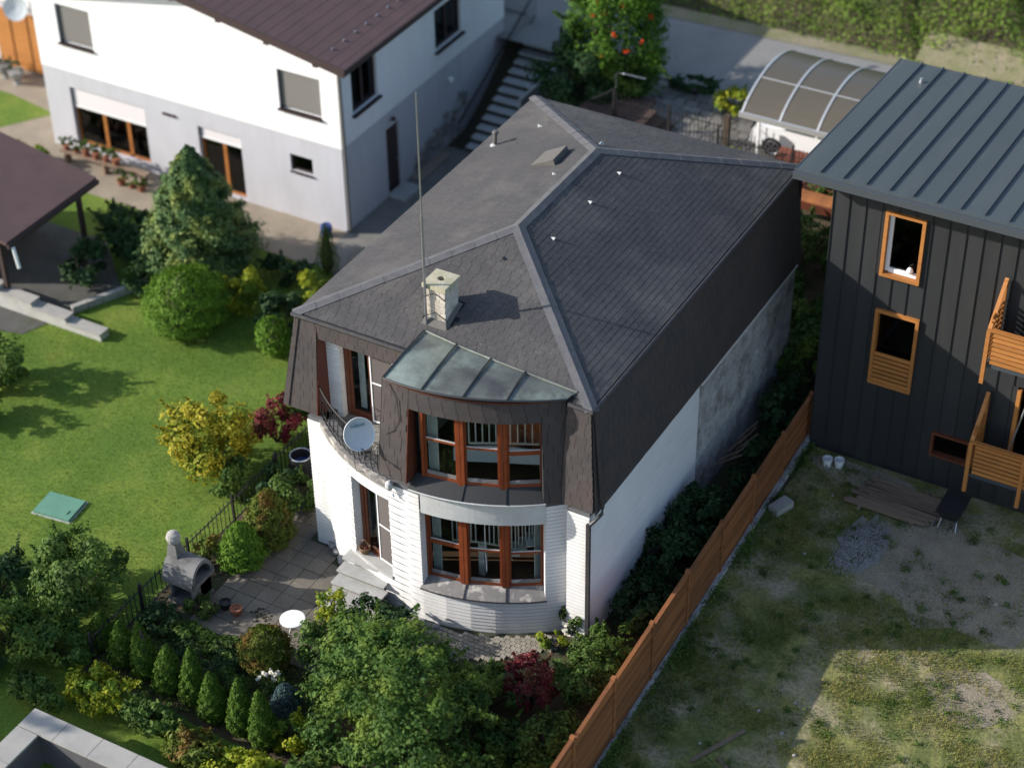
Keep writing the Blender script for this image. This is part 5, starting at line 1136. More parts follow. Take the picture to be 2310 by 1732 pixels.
for (zb_, zt_) in ((5.0, 6.1), (1.5, 2.6)):
    b_ = part_empty('balcony', dh, (16, 8.9, zb_)); x0, x1, yf = 14.62, 18.0, 8.45
    MB().box(x0, x1, yf, DY - .02, zb_ - .02, zb_ + .08).build('deck', 'dark_trim', b_)
    for i in range(7): MB().box(x0 + .1, x1, yf - .03, yf, zb_ + .12 + i * .135, zb_ + .22 + i * .135).build('slat', 'timber', b_)
    for i in range(9): MB().box(x0 - .03, x0, yf + .09, DY - .04, zb_ + .12 + i * .15, zb_ + .22 + i * .15 + .0).build('slat', 'timber', b_)
    for x, y, zt2 in ((x0 - .02, yf - .02, zt_ - .02), (x0 - .02, (yf + DY) / 2, zt_ + .35), (x0 - .02, DY - .12, zt_ + .9), (16.0, yf - .02, zt_ - .02)): MB().box(x - .05, x + .05, y - .05, y + .05, zb_ - .5 if x > 15 or y < 8.6 else zb_ - .1, zt2).build('post', 'timber', b_)
    MB().box(x0 - .06, x1, yf - .07, yf + .05, zt_ - .019, zt_ + .03).build('handrail', 'timber', b_)
    MB().hexa([(x0 - .07, yf, zt_ - .02), (x0 + .03, yf, zt_ - .02), (x0 + .03, DY - .1, zt_ + .9), (x0 - .07, DY - .1, zt_ + .9), (x0 - .07, yf, zt_ + .03), (x0 + .03, yf, zt_ + .03), (x0 + .03, DY - .1, zt_ + .95), (x0 - .07, DY - .1, zt_ + .95)]).build('handrail', 'timber', b_)
    d_ = part_empty('balcony_door', dh, (16.3, DY, zb_ + .1)); MB().box(15.3, 17.4, DY + .1, DY + .106, zb_ + .1, zb_ + 2.3).build('pane', 'glass_dark', d_)
    for a, b in ((15.3, 15.4), (16.3, 16.4), (17.3, 17.4)): MB().box(a, b, DY - .05, DY + .1, zb_ + .1, zb_ + 2.3).build('frame', 'timber', d_)
po = MB().tube([(15.35, 8.9, 1.62), (15.62, 9.3, 3.6)], .025, 6).build('pole', 'steel'); tag(po, 'thin grey pole leaning on the lower timber balcony', 'pole')

# ================================================================== RIGHT YARD THINGS
def blob_sheet(name, c, rx, ry, z, mat, seed, n=22):
    rg = random.Random(seed); return struct(raw_obj(name, [(c[0] + rx * math.cos(6.283 * k / n) * rg.uniform(.75, 1.2), c[1] + ry * math.sin(6.283 * k / n) * rg.uniform(.75, 1.2), z) for k in range(n)], [tuple(range(n))], mat))
blob_sheet('bare_soil', (15.4, 6.2), 2.6, 2.0, .010, 'bare', 4); blob_sheet('bare_soil', (11.6, 8.9), 1.5, .45, .011, 'bare', 5); blob_sheet('bare_soil', (16.9, 2.4), 1.0, .9, .0105, 'bare', 6)
mb = MB(); rgt = random.Random(6)
for k in range(2200):
    u, v = rgt.gauss(0, .5), rgt.gauss(0, .5)
    if abs(u) > 1 or abs(v) > 1: continue
    x, y = 12.75 + u * .6 + v * .1, 6.2 + v * 1.25; s = rgt.uniform(.012, .028); z = .10 * max(0, 1 - u * u - v * v); mb.add([(x - s, y - s, z), (x + s, y - s, z), (x, y + s, z), (x, y, z + s * 1.2)], [(0, 1, 3), (1, 2, 3), (2, 0, 3)])
stuff(mb.build('gravel_heap', 'gravel'), 'low heap of pale gravel in the shaded yard', 'gravel')
blob_sheet('gravel_bed', (12.75, 6.25), .62, 1.25, .02, 'gravel', 7)
pk = thing('plank_stack', 'stack of weathered timber planks lying before the dark house', 'planks', (13.0, 8.4, 0)); rgt = random.Random(15)
for i in range(9):
    for k in range(2):
        y = 7.65 + i * .155 + rgt.uniform(-.02, .02); x0 = 11.75 + rgt.uniform(-.15, .15) + i * .03 + .2 * k; MB().obox((x0 + 1.05, y - .02 * i, .10 + k * .05), (1, -.03 + rgt.uniform(-.02, .02), 0), (0, 1, 0), (0, 0, 1), 1.05 + rgt.uniform(-.1, .1), .065, .02).build('plank', 'old_wood', pk)
for x in (12.1, 13.5): MB().box(x, x + .09, 7.5, 9.0, .01, .078).build('bearer', 'old_wood', pk)
wb = thing('wheelbarrow', 'dark wheelbarrow parked by the lower timber balcony', 'wheelbarrow', (14.55, 8.3, 0)); bx_, by_ = 14.45, 8.2
MB().hexa([(bx_ - .2, by_ - .3, .32), (bx_ + .2, by_ - .3, .32), (bx_ + .2, by_ + .25, .30), (bx_ - .2, by_ + .25, .30), (bx_ - .33, by_ - .42, .62), (bx_ + .33, by_ - .42, .62), (bx_ + .33, by_ + .48, .66), (bx_ - .33, by_ + .48, .66)]).build('tray', 'black_plastic', wb)
for s in (-1, 1): MB().tube([(bx_ + s * .05, by_ + .62, .2), (bx_ + s * .2, by_ + .1, .28), (bx_ + s * .26, by_ - .9, .52)], .02, 6).build('handle', 'steel', wb); MB().tube([(bx_ + s * .2, by_ - .2, .28), (bx_ + s * .24, by_ - .35, .0)], .018, 6).build('leg', 'steel', wb)
MB().tube([(bx_ - .04, by_ + .62, .2), (bx_ + .04, by_ + .62, .2)], .2, 14).build('wheel', 'tyre', wb)
for i, (x, y, s, lb) in enumerate(((10.35, 6.55, .22, 'pale squared stone block by the timber fence'), (10.72, 8.85, .15, 'white bucket at the corner of the dark house, left of two'), (11.02, 8.95, .15, 'white bucket at the corner of the dark house, right of two'))):
    if i == 0: o = MB().obox((x, y, .12), (.4, 1, .05), (1, -.4, 0), (0, 0, 1), .3, .17, .12).build('stone_block', 'cap_stone'); tag(o, lb, 'stone')
    else:
        t = thing('bucket', lb, 'bucket', (x, y, .0), 'white buckets'); MB().lathe((x, y, 0), [(.10, 0), (.14, .26), (.12, .26), (.09, .05)], 14).build('body', 'white_paint', t); MB().tube([(x - .14, y, .25), (x, y - .1, .28), (x + .14, y, .25)], .007, 4).build('handle', 'steel', t)
for i, (p, q) in enumerate((((12.05, -2.6, .05), (12.75, -1.15, .06)), ((12.55, -2.2, .04), (13.1, -2.55, .04)))): tag(MB().bar(p, q, .09, .05).build('board', 'old_wood'), ['longer loose grey board on the shaded grass', 'shorter loose grey board on the shaded grass'][i], 'board')
rgt = random.Random(21)
for k in range(11):
    x, y = rgt.uniform(10.6, 16.5), rgt.uniform(-2, 8.5); s = rgt.uniform(.03, .06); tag(MB().lathe((x, y, 0), [(s * .6, 0), (s, s * .4), (s * .5, s)], 6).build('stone', 'cap_stone'), 'small pale stone lying in the building yard grass', 'stone', 'small stones in the yard')

rg = np.random.default_rng(91); n = 9000; yy = rg.uniform(-8, 9.4, n); dd = np.abs(rg.normal(size=n)) * .22; cl = .5 + .5 * np.sin(yy * 2.3) * np.sin(yy * .9 + 1)
k_ = rg.random(n) < cl; yy, dd = yy[k_], dd[k_]; n = len(yy); hz = .02 + rg.random(n) * .22 * np.exp(-dd * 3)
V, F = leaf_cloud(np.stack([9.78 + (9.8 - yy) * .029 + .12 + dd, yy, hz], 1), np.stack([rg.normal(size=n) * .5 + .3, rg.normal(size=n) * .5, np.full(n, .8)], 1), .07, .5, 6)
stuff(raw_obj('fence_weeds', V, F, 'lf_shrub'), 'weeds growing along the foot of the timber fence', 'weeds')
n = 14000; cx_ = rg.uniform(10.4, 18, 260); cy_ = rg.uniform(-6, 9, 260); idx = rg.integers(0, 260, n); rr_ = rg.uniform(.08, .3, 260)[idx]; off = rg.normal(size=(n, 2)) * rr_[:, None] * .5
V, F = leaf_cloud(np.stack([cx_[idx] + off[:, 0], cy_[idx] + off[:, 1], .02 + rg.random(n) * rr_ * .5], 1), np.stack([rg.normal(size=n) * .5, rg.normal(size=n) * .5, np.full(n, .8)], 1), .06, .4, 7)
stuff(raw_obj('yard_weeds', V, F, 'lf_shrub'), 'scattered clumps of green weeds in the building yard', 'weeds')

# ================================================================== REAR: PORCH, CARPORT, CAR, VINE
drv = struct(raw_obj('driveway', [(-1.0, 17.4, 2.504), (12, 17.4, 2.504), (12, 22.4, 2.504), (-1.0, 22.0, 2.504)], [(0, 1, 2, 3)], 'joint'))
rgt = random.Random(31)
y = 17.45; k = 0
fl_ = MB()
while y < 22.0:
    x = -.95 + (.2 if k % 2 else 0)
    while x < 8.5:
        w_ = rgt.uniform(.3, .55); j = [rgt.uniform(-.03, .03) for _ in range(8)]
        pts = [(x + j[0], y + j[1]), (x + w_ - .04 + j[2], y + j[3]), (x + w_ - .04 + j[4], y + .34 + j[5]), (x + j[6], y + .34 + j[7])]; fl_.prism(pts, 2.49, 2.525 + rgt.uniform(0, .012)); x += w_
    y += .38; k += 1
stuff(fl_.build('flagstone', 'flagstone', drv))
pc = thing('rear_porch', 'dark red tiled landing with steps behind the rear roof edge', 'porch', (-.6, 18.2, 2.5))
for i in range(5):
    for j in range(4): inst('tile', unit_mesh('box', 'porch'), pc, basis((-1.9 + i * .4, 18.3 + j * .4, 2.9), (.39, 0, 0), (0, .39, 0), (0, 0, .12)))
for k in range(3): MB().box(.1 + k * .3, .4 + k * .3, 17.9, 19.3, 2.45, 3.0 - k * .17).build('step', 'porch', pc)
MB().box(-2.0, .1, 18.2, 18.28, 2.4, 2.9).build('apron', 'porch', pc)
railing('porch_railing', 'short dark iron railing on the rear porch', (-1.3, 17.9, 2.6), (-.55, 18.25, 3.05), 1.0, 7)
cpt = thing('carport', 'arched carport of brown translucent sheets on pale aluminium ribs', 'carport', (6.4, 20, 2.5)); CY0, CY1, CZL, CHT = 17.62, 21.9, 4.7, .68; ribx = [3.98, 5.2, 6.41, 7.68, 8.9, 10.1]
def carch(x, f, dz=0): return Vector((x, CY0 + (CY1 - CY0) * f, CZL + CHT * (1 - (2 * f - 1) ** 2) ** .85 + dz))
for a, b in zip(ribx[:-1], ribx[1:]):
    MB().loft([[carch(a + .03, i / 16), carch(b - .03, i / 16), carch(b - .03, i / 16, .012), carch(a + .03, i / 16, .012)] for i in range(17)]).build('roof_sheet', 'poly', cpt)
for x in ribx: MB().loft([[carch(x - .035, i / 16, -.03), carch(x + .035, i / 16, -.03), carch(x + .035, i / 16, .035), carch(x - .035, i / 16, .035)] for i in range(17)]).build('rib', 'alu', cpt)
for y in (CY0, CY1): MB().box(3.9, 10.2, y - .06, y + .06, CZL - .12, CZL + .04).build('gutter', 'alu', cpt)
MB().box(4.0, 10.1, 18.9, 18.94, 5.28, 5.32).build('purlin', 'alu', cpt)
for x in (4.55, 7.2, 9.9):
    for y in (CY0, CY1): MB().box(x - .045, x + .045, y - .045, y + .045, 2.45, CZL - .12).build('post', 'white_paint', cpt)
# car
car = thing('parked_car', 'white car with alloy wheels parked under the arched carport', 'car', (5.9, 20.0, 2.52)); c0, cz = 4.0 - .35, 2.52; yA, yB = 19.15, 20.9
prof = [(0, .35), (.05, .75), (.25, .95), (.95, 1.02), (1.55, 1.42), (3.0, 1.45), (3.7, 1.05), (4.15, .95), (4.25, .6), (4.2, .32)]
def wheel_arch(cx): return [(cx + .36 * math.cos(math.pi * i / 8), .30 + .36 * math.sin(math.pi * i / 8)) for i in range(9)]
lower = wheel_arch(3.45) + wheel_arch(.78)
ring_ = [(c0 + u, cz + w) for u, w in prof + lower]
bod = MB(); n = len(ring_)
bod.add([(p[0], yA, p[1]) for p in ring_] + [(p[0], yB, p[1]) for p in ring_], [tuple(range(n)), tuple(range(2 * n - 1, n - 1, -1))] + [(i, i + n, (i + 1) % n + n, (i + 1) % n) for i in range(n)]); bod.build('body', 'car_white', car)
for s, y in ((0, yA - .006), (1, yB + .006)):
    for pts in ([(1.1, 1.02), (1.6, 1.36), (2.15, 1.38), (2.15, 1.02)], [(2.22, 1.02), (2.22, 1.38), (2.95, 1.38), (3.5, 1.04)]): MB().add([(c0 + u, y, cz + w) for u, w in pts], [(0, 1, 2, 3)]).build('window', 'glass_dark', car)
MB().add([(c0 + 1.0, yA + .12, cz + 1.06), (c0 + 1.52, yA + .2, cz + 1.425), (c0 + 1.52, yB - .2, cz + 1.425), (c0 + 1.0, yB - .12, cz + 1.06)], [(0, 1, 2, 3)]).build('windscreen', 'glass_dark', car)
for u in (.78, 3.45):
    for y in (yA + .02, yB - .22):
        w_ = part_empty('wheel', car, (c0 + u, y, cz + .31)); MB().tube([(c0 + u, y, cz + .31), (c0 + u, y + .2, cz + .31)], .32, 20).build('tyre', 'tyre', w_)
        rm = MB()
        for k in range(5):
            t = k * 1.2566; rm.bar((c0 + u, y - .012, cz + .31), (c0 + u + .22 * math.cos(t), y - .012, cz + .31 + .22 * math.sin(t)), .06, .03)
        rm.tube([(c0 + u + .22 * math.cos(t), y - .01, cz + .31 + .22 * math.sin(t)) for t in [k * 6.283 / 18 for k in range(19)]], .02, 5); rm.build('rim', 'alloy', w_)
MB().box(c0 - .02, c0 + .03, yA + .15, yA + .5, cz + .66, cz + .8).build('headlight', 'glass_dark', car); MB().box(c0 - .02, c0 + .03, yB - .5, yB - .15, cz + .66, cz + .8).build('headlight', 'glass_dark', car)
# red tiled lean-to and brown board near the carport
rt = thing('tiled_shelter', 'low red tiled shelter roof in front of the white car', 'shelter', (5.9, 18.2, 2.5))
MB().box(4.95, 7.2, 17.75, 18.6, 2.4, 2.75).build('base', 'red_tile', rt)
for i in range(9): MB().hexa([(4.9 + i * .26, 17.65, 2.72), (5.14 + i * .26, 17.65, 2.72), (5.14 + i * .26, 18.7, 3.2), (4.9 + i * .26, 18.7, 3.2), (4.9 + i * .26, 17.65, 2.78), (5.14 + i * .26, 17.65, 2.78), (5.14 + i * .26, 18.7, 3.26), (4.9 + i * .26, 18.7, 3.26)]).build('tile_row', 'red_tile', rt)
bb = thing('timber_ledge', 'brown timber ledge glimpsed between the rear roof corner and the dark house', 'ledge', (7.2, 16.4, 2.6))
for k in range(3): MB().box(6.0, 8.6, 16.1 + k * .2, 16.29 + k * .2, 3.22, 3.27).build('board', 'fence_wood', bb)
MB().box(6.0, 8.6, 16.02, 16.09, 3.0, 3.24).build('beam', 'board_wood', bb)
for x in (6.2, 8.4): MB().box(x - .05, x + .05, 16.2, 16.3, 2.2, 3.22).build('post', 'board_wood', bb)
tag(MB().tube([(-.9, 18.9, 2.9), (-.88, 18.9, 4.2), (-.6, 18.9, 4.25), (.1, 19.0, 4.2)], .017, 6).build('tap_pipe', 'steel'), 'bent pale metal pipe stand on the rear porch', 'pipe')

# ================================================================== LEFT GARDEN STRUCTURES
sh = thing('garden_shed', 'garden shed with brown roof at the left edge of the lawn', 'shed', (-15.8, 6, 0))
MB().box(-18.2, -16.2, 4.3, 8.0, 0, 2.7).build('wall', 'int_dark', sh)  # near-black wall colour stands for the shade under the roof
for q in ((-14.0, 4.3), (-14.0, 7.9)): MB().box(q[0] - .07, q[0] + .07, q[1] - .07, q[1] + .07, 0, 2.46).build('post', 'nb_frame', sh)
MB().hexa([(-18.6, 3.95, 3.3), (-13.35, 3.95, 2.45), (-13.35, 8.15, 2.45), (-18.6, 8.15, 3.3), (-18.6, 3.95, 3.42), (-13.35, 3.95, 2.57), (-13.35, 8.15, 2.57), (-18.6, 8.15, 3.42)]).build('roof', 'nb_roof', sh)
MB().box(-13.36, -13.26, 3.95, 8.15, 2.36, 2.5).build('gutter', 'nb_frame', sh); MB().tube([(-13.2, 4.05, 2.4), (-13.05, 4.0, 1.75)], .055, 8).build('downpipe', 'white_paint', sh)
sheet('shed_patio', [(-17.5, 1.8), (-12.6, 3.2), (-11.4, 6.4), (-13.6, 8.4), (-17.5, 8.4)], .02, 'shaded_paving')  # patio coloured dark for the shade of roof and trees
rwl = thing('low_wall', 'low stepped grey stone wall at the edge of the shed patio', 'wall', (-12, 3.6, 0))
for k in range(4):
    hw = .66 - k * .15; xw = -15.4 + k * 1.28; MB().box(xw, xw + 1.275, 4.0, 4.36, 0, hw).build('block', 'concrete', rwl); MB().box(xw - .02, xw + 1.27, 3.96, 4.40, hw + .001, hw + .05).build('coping', 'cap_stone', rwl)
pbd = thing('flower_bed_edge', 'narrow stone edging of the flower bed beside the shed', 'edging', (-11.2, 6.4, 0))
for k in range(6): MB().obox((-11.9 + k * .22, 5.0 + k * .45, .12), (.22, .45, 0), (.45, -.22, 0), (0, 0, 1), .24, .09, .12).build('stone', 'cap_stone', pbd)
lid = thing('tank_cover', 'flat green plastic tank cover set in the lawn', 'cover', (-6.5, -2.5, 0)); MB().obox((-6.5, -2.5, .05), (1, .12, 0), (-.12, 1, 0), (0, 0, 1), .55, .42, .04).build('lid', 'green_lid', lid); MB().obox((-6.5, -2.5, .005), (1, .12, 0), (-.12, 1, 0), (0, 0, 1), .6, .47, .012).build('frame', 'concrete', lid); MB().box(-6.2, -6.1, -2.7, -2.55, .09, .11).build('handle', 'green_lid', lid)
# far left building behind
fb_ = thing('corner_building', 'grey building corner with orange wooden shutters at the top left', 'building', (-24, 19, 0))
MB().box(-29, -20.6, 16.0, 22, 0, 4.6).build('wall', 'nb_grey', fb_); MB().box(-29.4, -20.4, 15.6, 22.4, 4.6, 4.85).build('roof', 'nb_roof', fb_); MB().box(-29, -20.6, 15.96, 15.999, 2.7, 3.4).build('band', 'nb_white', fb_)
for k in range(3): MB().box(-24.3 + k * .8, -23.6 + k * .8, 15.9, 15.96, .1, 2.4).build('shutter_board', 'timber', fb_)
MB().box(-27.0, -24.2, 15.9, 15.955, 2.9, 4.4).build('red_panel', 'red_tile', fb_)
d2 = thing('satellite_dish', 'pale satellite dish on the far left building corner', 'satellite dish', (-22.9, 15.8, 2.6)); c = Vector((-22.9, 15.6, 2.75)); nv = Vector((.35, -.85, .3)).normalized(); uv = (Vector((0, 0, 1)) - nv * nv.z).normalized(); rv = uv.cross(nv)
MB().loft([[c + rv * (r_ * math.cos(t)) + uv * (r_ * math.sin(t)) + nv * d_ for t in [k * 6.283 / 20 for k in range(20)]] for r_, d_ in ((.02, -.09), (.28, -.05), (.45, .0), (.45, -.02), (.25, -.08), (.02, -.11))]).build('reflector', 'dish', d2); MB().bar(c - nv * .1, (-22.9, 16.0, 2.7), .05).build('bracket', 'iron', d2)
for i, (x, y) in enumerate(((-23.6, 15.3), (-22.9, 15.1))):
    t = thing('garden_urn', ['grey stone urn on the far left path, left of two', 'grey stone urn on the far left path, right of two'][i], 'urn', (x, y, 0), 'stone urns'); MB().lathe((x, y, 0), [(.2, 0), (.12, .1), (.28, .4), (.3, .55), (.24, .55)], 12).build('bowl', 'stone', t); pp, n_, _ = crown_points((x, y, .7), (.25, .25, .2), 150, 8, i); V, F = leaf_cloud(pp, n_, .1, .5, i); raw_obj('plant', V, F, 'lf_dark', t)
bg_ = thing('waste_bin', 'small white and green bin at the left corner of the neighbour house', 'bin', (-19.6, 13.6, 0)); MB().box(-19.85, -19.4, 13.4, 13.85, 0, .7).build('body', 'white_paint', bg_); MB().box(-19.9, -19.35, 13.35, 13.9, .7, .8).build('lid', 'green_lid', bg_)
tag(MB().lathe((-7.6, 12.0, 0), [(.16, 0), (.2, .3), (.17, .4), (.02, .42)], 12).build('watering_tub', 'blue_plastic'), 'dark blue tub at the corner of the neighbour house', 'tub')
# walled basin at the lower left
bs = thing('stone_basin', 'raised walled basin with pale coping slabs at the lower left corner', 'basin', (2, -11, 0)); X0, Y1, ZT = -1.50, -9.22, 1.0
MB().box(X0, X0 + .5, -16, Y1, -.6, ZT - .06).build('side_wall', 'pond', bs); MB().box(X0 + .5, 7.5, Y1 - .5, Y1, -.6, ZT - .06).build('side_wall', 'pond', bs); MB().box(X0 + .5, 7.5, -16, Y1 - .5, -.6, -.2).build('floor', 'cap_stone', bs)
x = X0 - .05
for k in range(9): MB().box(X0 - .05 + (0 if k == 0 else .0) + k * 1.0, X0 - .05 + k * 1.0 + .985, Y1 - .55, Y1 + .05, ZT - .06, ZT).build('coping_slab', 'cap_stone', bs)
for k in range(6): MB().box(X0 - .05, X0 + .55, Y1 - .565 - (k + 1) * 1.0, Y1 - .565 - k * 1.0 - .015, ZT - .06, ZT).build('coping_slab', 'cap_stone', bs)

# ================================================================== PLANTS
# big leafy tree before the bow
big = thing('cherry_tree', 'large leafy green tree in front of the bowed window', 'tree', (6.2, -5.2, 0))
P_, N_ = [], []
for c, r_, n, nc, sd in (((5.9, -5.1, 1.9), (1.75, 1.5, 1.35), 15000, 60, 1), ((4.5, -4.5, 1.3), (1.35, 1.25, 1.05), 9000, 44, 2), ((6.9, -6.2, 1.5), (1.5, 1.3, 1.3), 9500, 44, 3), ((5.2, -6.2, 1.2), (1.5, 1.1, 1.1), 9000, 40, 4), ((4.0, -3.6, .75), (.85, .7, .7), 3800, 24, 5), ((7.1, -4.4, 1.1), (.9, .8, .95), 4500, 26, 6)):
    p, q, cc = crown_points(c, r_, n, nc, sd, .27, .45, up=.6, flatbot=-.8); P_.append(p); N_.append(q)
p = np.concatenate(P_); p[:, 2] = np.maximum(p[:, 2], .05); V, F = leaf_cloud(p, np.concatenate(N_), .105, .5, 77); raw_obj('crown', V, F, 'lf_tree', big)
mb = MB(); mb.tube([(6.2, -5.2, -.1), (6.15, -5.15, .7), (6.0, -5.1, 1.4)], [.13, .11, .08]); rgt = random.Random(41)
for k in range(22):
    q = p[rgt.randrange(len(p))]; mb.tube([(6.15, -5.15, .3 + .03 * k), ((6.15 + q[0]) / 2, (-5.15 + q[1]) / 2, .7 + q[2] * .45), tuple(q)], [.05, .03, .008], 5)
mb.build('trunk', 'bark', big)
shrub('rhododendron', 'dark green shrub between the big tree and the steps', 'shrub', (3.75, -2.75, 0), 1.25, .85, .65, 3600, .12, 'lf_dark', 201, 26)
shrub('tall_sapling', 'light green feathery sapling overlapping the steps', 'shrub', (2.55, -3.0, 0), 1.45, .45, .4, 1500, .09, 'lf_lime', 202, 18, shell=.3)
shrub('bush', 'light green loose bush left of the big tree', 'shrub', (3.0, -4.0, 0), 1.35, .75, .7, 3800, .085, 'lf_shrub', 203, 30)
shrub('japanese_maple', 'dark red leafed maple bush in front of the right window end', 'shrub', (8.0, -2.85, 0), 1.5, .68, .62, 5600, .085, 'lf_red', 204, 34, clump=.26)
shrub('bush', 'green bush between the red maple and the timber fence', 'shrub', (9.0, -1.9, 0), 1.3, .7, .9, 5200, .10, 'lf_shrub', 205, 36)
shrub('bush', 'green bush at the foot of the right house corner by the fence', 'shrub', (8.85, -.7, 0), .95, .7, .8, 3600, .10, 'lf_shrub', 206, 28)
shrub('bush', 'green bush near the lower end of the timber fence', 'shrub', (9.2, -4.2, 0), 1.2, .7, 1.0, 4800, .10, 'lf_shrub', 207, 34)
shrub('bush', 'dark green bush at the bottom edge beside the timber fence', 'shrub', (8.6, -5.9, 0), 1.2, .95, 1.0, 4200, .10, 'lf_tree', 208, 34)
shrub('bush', 'pale green low shrub at the foot of the bow near the corner', 'shrub', (7.45, -.85, 0), .5, .42, .3, 1000, .07, 'lf_lime', 209, 14)
shrub('bush', 'green bush between the big tree and the red maple', 'shrub', (7.15, -3.3, 0), .9, .7, .75, 4200, .10, 'lf_tree', 211, 30)
shrub('bush', 'dark green bush below the red maple at the bottom edge', 'shrub', (8.0, -4.6, 0), .9, .8, .8, 4000, .10, 'lf_tree', 212, 30)
# climbing rose with white flowers at the corner
rs_ = shrub('climbing_rose', 'climbing rose with white flowers at the right house corner', 'shrub', (7.75, -.28, 0), .95, .32, .2, 500, .09, 'lf_shrub', 210, 14)
pp, n_, _ = crown_points((7.78, -.35, .35), (.28, .16, .28), 90, 7, 5, .16); V, F = leaf_cloud(pp, n_ + np.array([.4, -.6, .4]), .10, .85, 9); raw_obj('flowers', V, F, 'flower_white', rs_)
# alley bushes
for i, (x, y, h_, rx, ry, n, lb, mt) in enumerate(((8.85, 1.2, 1.0, .75, .95, 3800, 'low dark bush against the white side wall nearest the corner', 'lf_dark'), (8.85, 2.9, 1.45, .75, .95, 4600, 'large dark round bush against the middle of the white side wall', 'lf_dark'), (8.9, 4.4, 1.6, .75, .9, 4600, 'tall dark bush at the end of the white side wall', 'lf_dark'), (9.1, 6.0, .9, .6, 1.0, 3200, 'low dark creeper mass beside the grey rendered wall', 'lf_dark'), (9.15, 7.8, 1.0, .6, 1.0, 3200, 'dark creeper mass beside the grey wall near the fence end', 'lf_dark'), (9.1, 9.7, 1.5, .65, 1.1, 3400, 'dark shrub in the passage between grey wall and dark house', 'lf_dark'), (8.9, 12.0, 1.9, .8, 1.2, 4200, 'tall dark shrub in the passage behind the rear roof corner', 'lf_tree'), (7.9, 13.6, 2.2, .9, .9, 4200, 'leafy shrub on the slope behind the rear roof corner', 'lf_tree'), (7.3, 15.2, 2.6, 1.1, .7, 4200, 'sunlit leafy shrub below the timber ledge', 'lf_shrub'), (7.4, 17.0, 2.2, 1.0, .4, 2400, 'leafy creeper above the timber ledge', 'lf_shrub'))):
    shrub('bush', lb, 'shrub', (x, y, float(gz(x, y)) * .5), h_, rx, ry, n, .12, mt, 220 + i, 28, group='bushes along the side passage')
iv = []; rg = np.random.default_rng(8); n = 900; yy = 5.78 + rg.normal(size=n) * .07; zz = rg.random(n) ** 1.3 * 2.6
V, F = leaf_cloud(np.stack([8.08 + rg.random(n) * .06, yy + .12 * (1 - zz / 2.6) * rg.normal(size=n), zz], 1), np.stack([np.ones(n), rg.normal(size=n) * .4, .3 + rg.normal(size=n) * .4], 1), .09, .7, 3); tag(raw_obj('ivy', V, F, 'lf_shrub'), 'narrow ivy strand climbing the joint of white and grey side wall', 'ivy')
tw = MB(); rgt = random.Random(55)
for k in range(7): tw.bar((8.5 + rgt.uniform(-.1, .3), 6.4 + k * .22, .9), (8.75 + rgt.uniform(-.1, .3), 6.9 + k * .25, 1.12), .03)
stuff(tw.build('cut_branches', 'old_wood'), 'pale cut branches lying on the creepers in the side passage', 'branches')
# thuja hedge
TH = [(-2.2, -6.02, 1.05), (-1.37, -6.25, 1.38), (-.60, -6.36, 1.68), (.12, -6.47, 1.56), (.93, -6.53, 1.74), (1.66, -6.70, 1.62), (2.47, -6.78, 1.8), (3.2, -6.85, 1.92)]
ordn = ['leftmost', 'second', 'third', 'fourth', 'fifth', 'sixth', 'seventh', 'rightmost']
for i, (x, y, h_) in enumerate(TH): thuja('thuja', f'{ordn[i]} thuja of the small green hedge row at the garden edge', (x, y, 0), h_, (.34, .36, .32, .37, .33, .36, .32, .35)[i], 7500, 'lf_thuja', 300 + i, 'thuja hedge row', 'thuja', .065)
# dwarf conifers beside the grill
dw = lambda u: (np.minimum(1, (u + .1) / .3) ** .6) * (1 - u) ** .55 * 1.15
thuja('dwarf_spruce', 'bright green dwarf conifer nearest the garden grill', (-.95, -1.95, 0), 1.5, .62, 14000, 'lf_ball', 320, 'dwarf conifers by the terrace', prof=dw, size=.06)
thuja('dwarf_spruce', 'brownish dwarf conifer with a rusty top on the terrace edge', (-.85, -.95, 0), 1.7, .7, 15000, 'lf_brown', 321, 'dwarf conifers by the terrace', prof=dw, size=.065)
glb = lambda u: np.sqrt(np.clip(1 - (2 * u - .9) ** 2, .02, 1)) * np.where(u > .95, .4, 1)
thuja('globe_conifer', 'green and brown globe conifer beside the white table', (1.75, -4.75, 0), 1.25, .6, 13000, 'lf_brown', 322, prof=glb, size=.065)
shrub('hydrangea', 'low shrub with cream flower heads below the globe conifer', 'shrub', (2.35, -5.35, 0), .55, .35, .35, 700, .09, 'lf_shrub', 323, 14)
hyd = thing('flower_cluster', 'cream white flower heads below the globe conifer', 'flowers', (2.35, -5.4, .5)); pp, n_, _ = crown_points((2.35, -5.4, .55), (.26, .2, .14), 240, 9, 6, .22); V, F = leaf_cloud(pp, n_, .07, .85, 4); raw_obj('petals', V, F, 'flower_white', hyd)
thuja('blue_spruce', 'small blue spruce beside the hedge row', (2.95, -5.65, 0), .8, .38, 2600, 'lf_blue', 324, prof=dw, size=.06)
shrub('bush', 'leafy green bush along the left house wall', 'shrub', (-.95, .45, 0), 1.1, .6, .75, 3600, .10, 'lf_shrub', 325, 28)
shrub('bush', 'dark leafy bush at the fence beside the rain barrel', 'shrub', (-1.65, .55, 0), 1.0, .45, .6, 2200, .10, 'lf_dark', 326, 20)
shrub('bush', 'rose bush with pinkish leaves behind the grill at the fence', 'shrub', (-1.75, -2.45, 0), .9, .3, .5, 1300, .08, 'lf_brown', 327, 18)
shrub('fern', 'low feathery fern in front of the grill', 'fern', (-.75, -3.95, 0), .55, .5, .35, 1400, .10, 'lf_shrub', 328, 18, aspect=.3)
shrub('ground_shrub', 'dark low shrub between grill and thuja hedge', 'shrub', (-1.4, -4.8, 0), .6, .55, .5, 2200, .09, 'lf_dark', 329, 22)
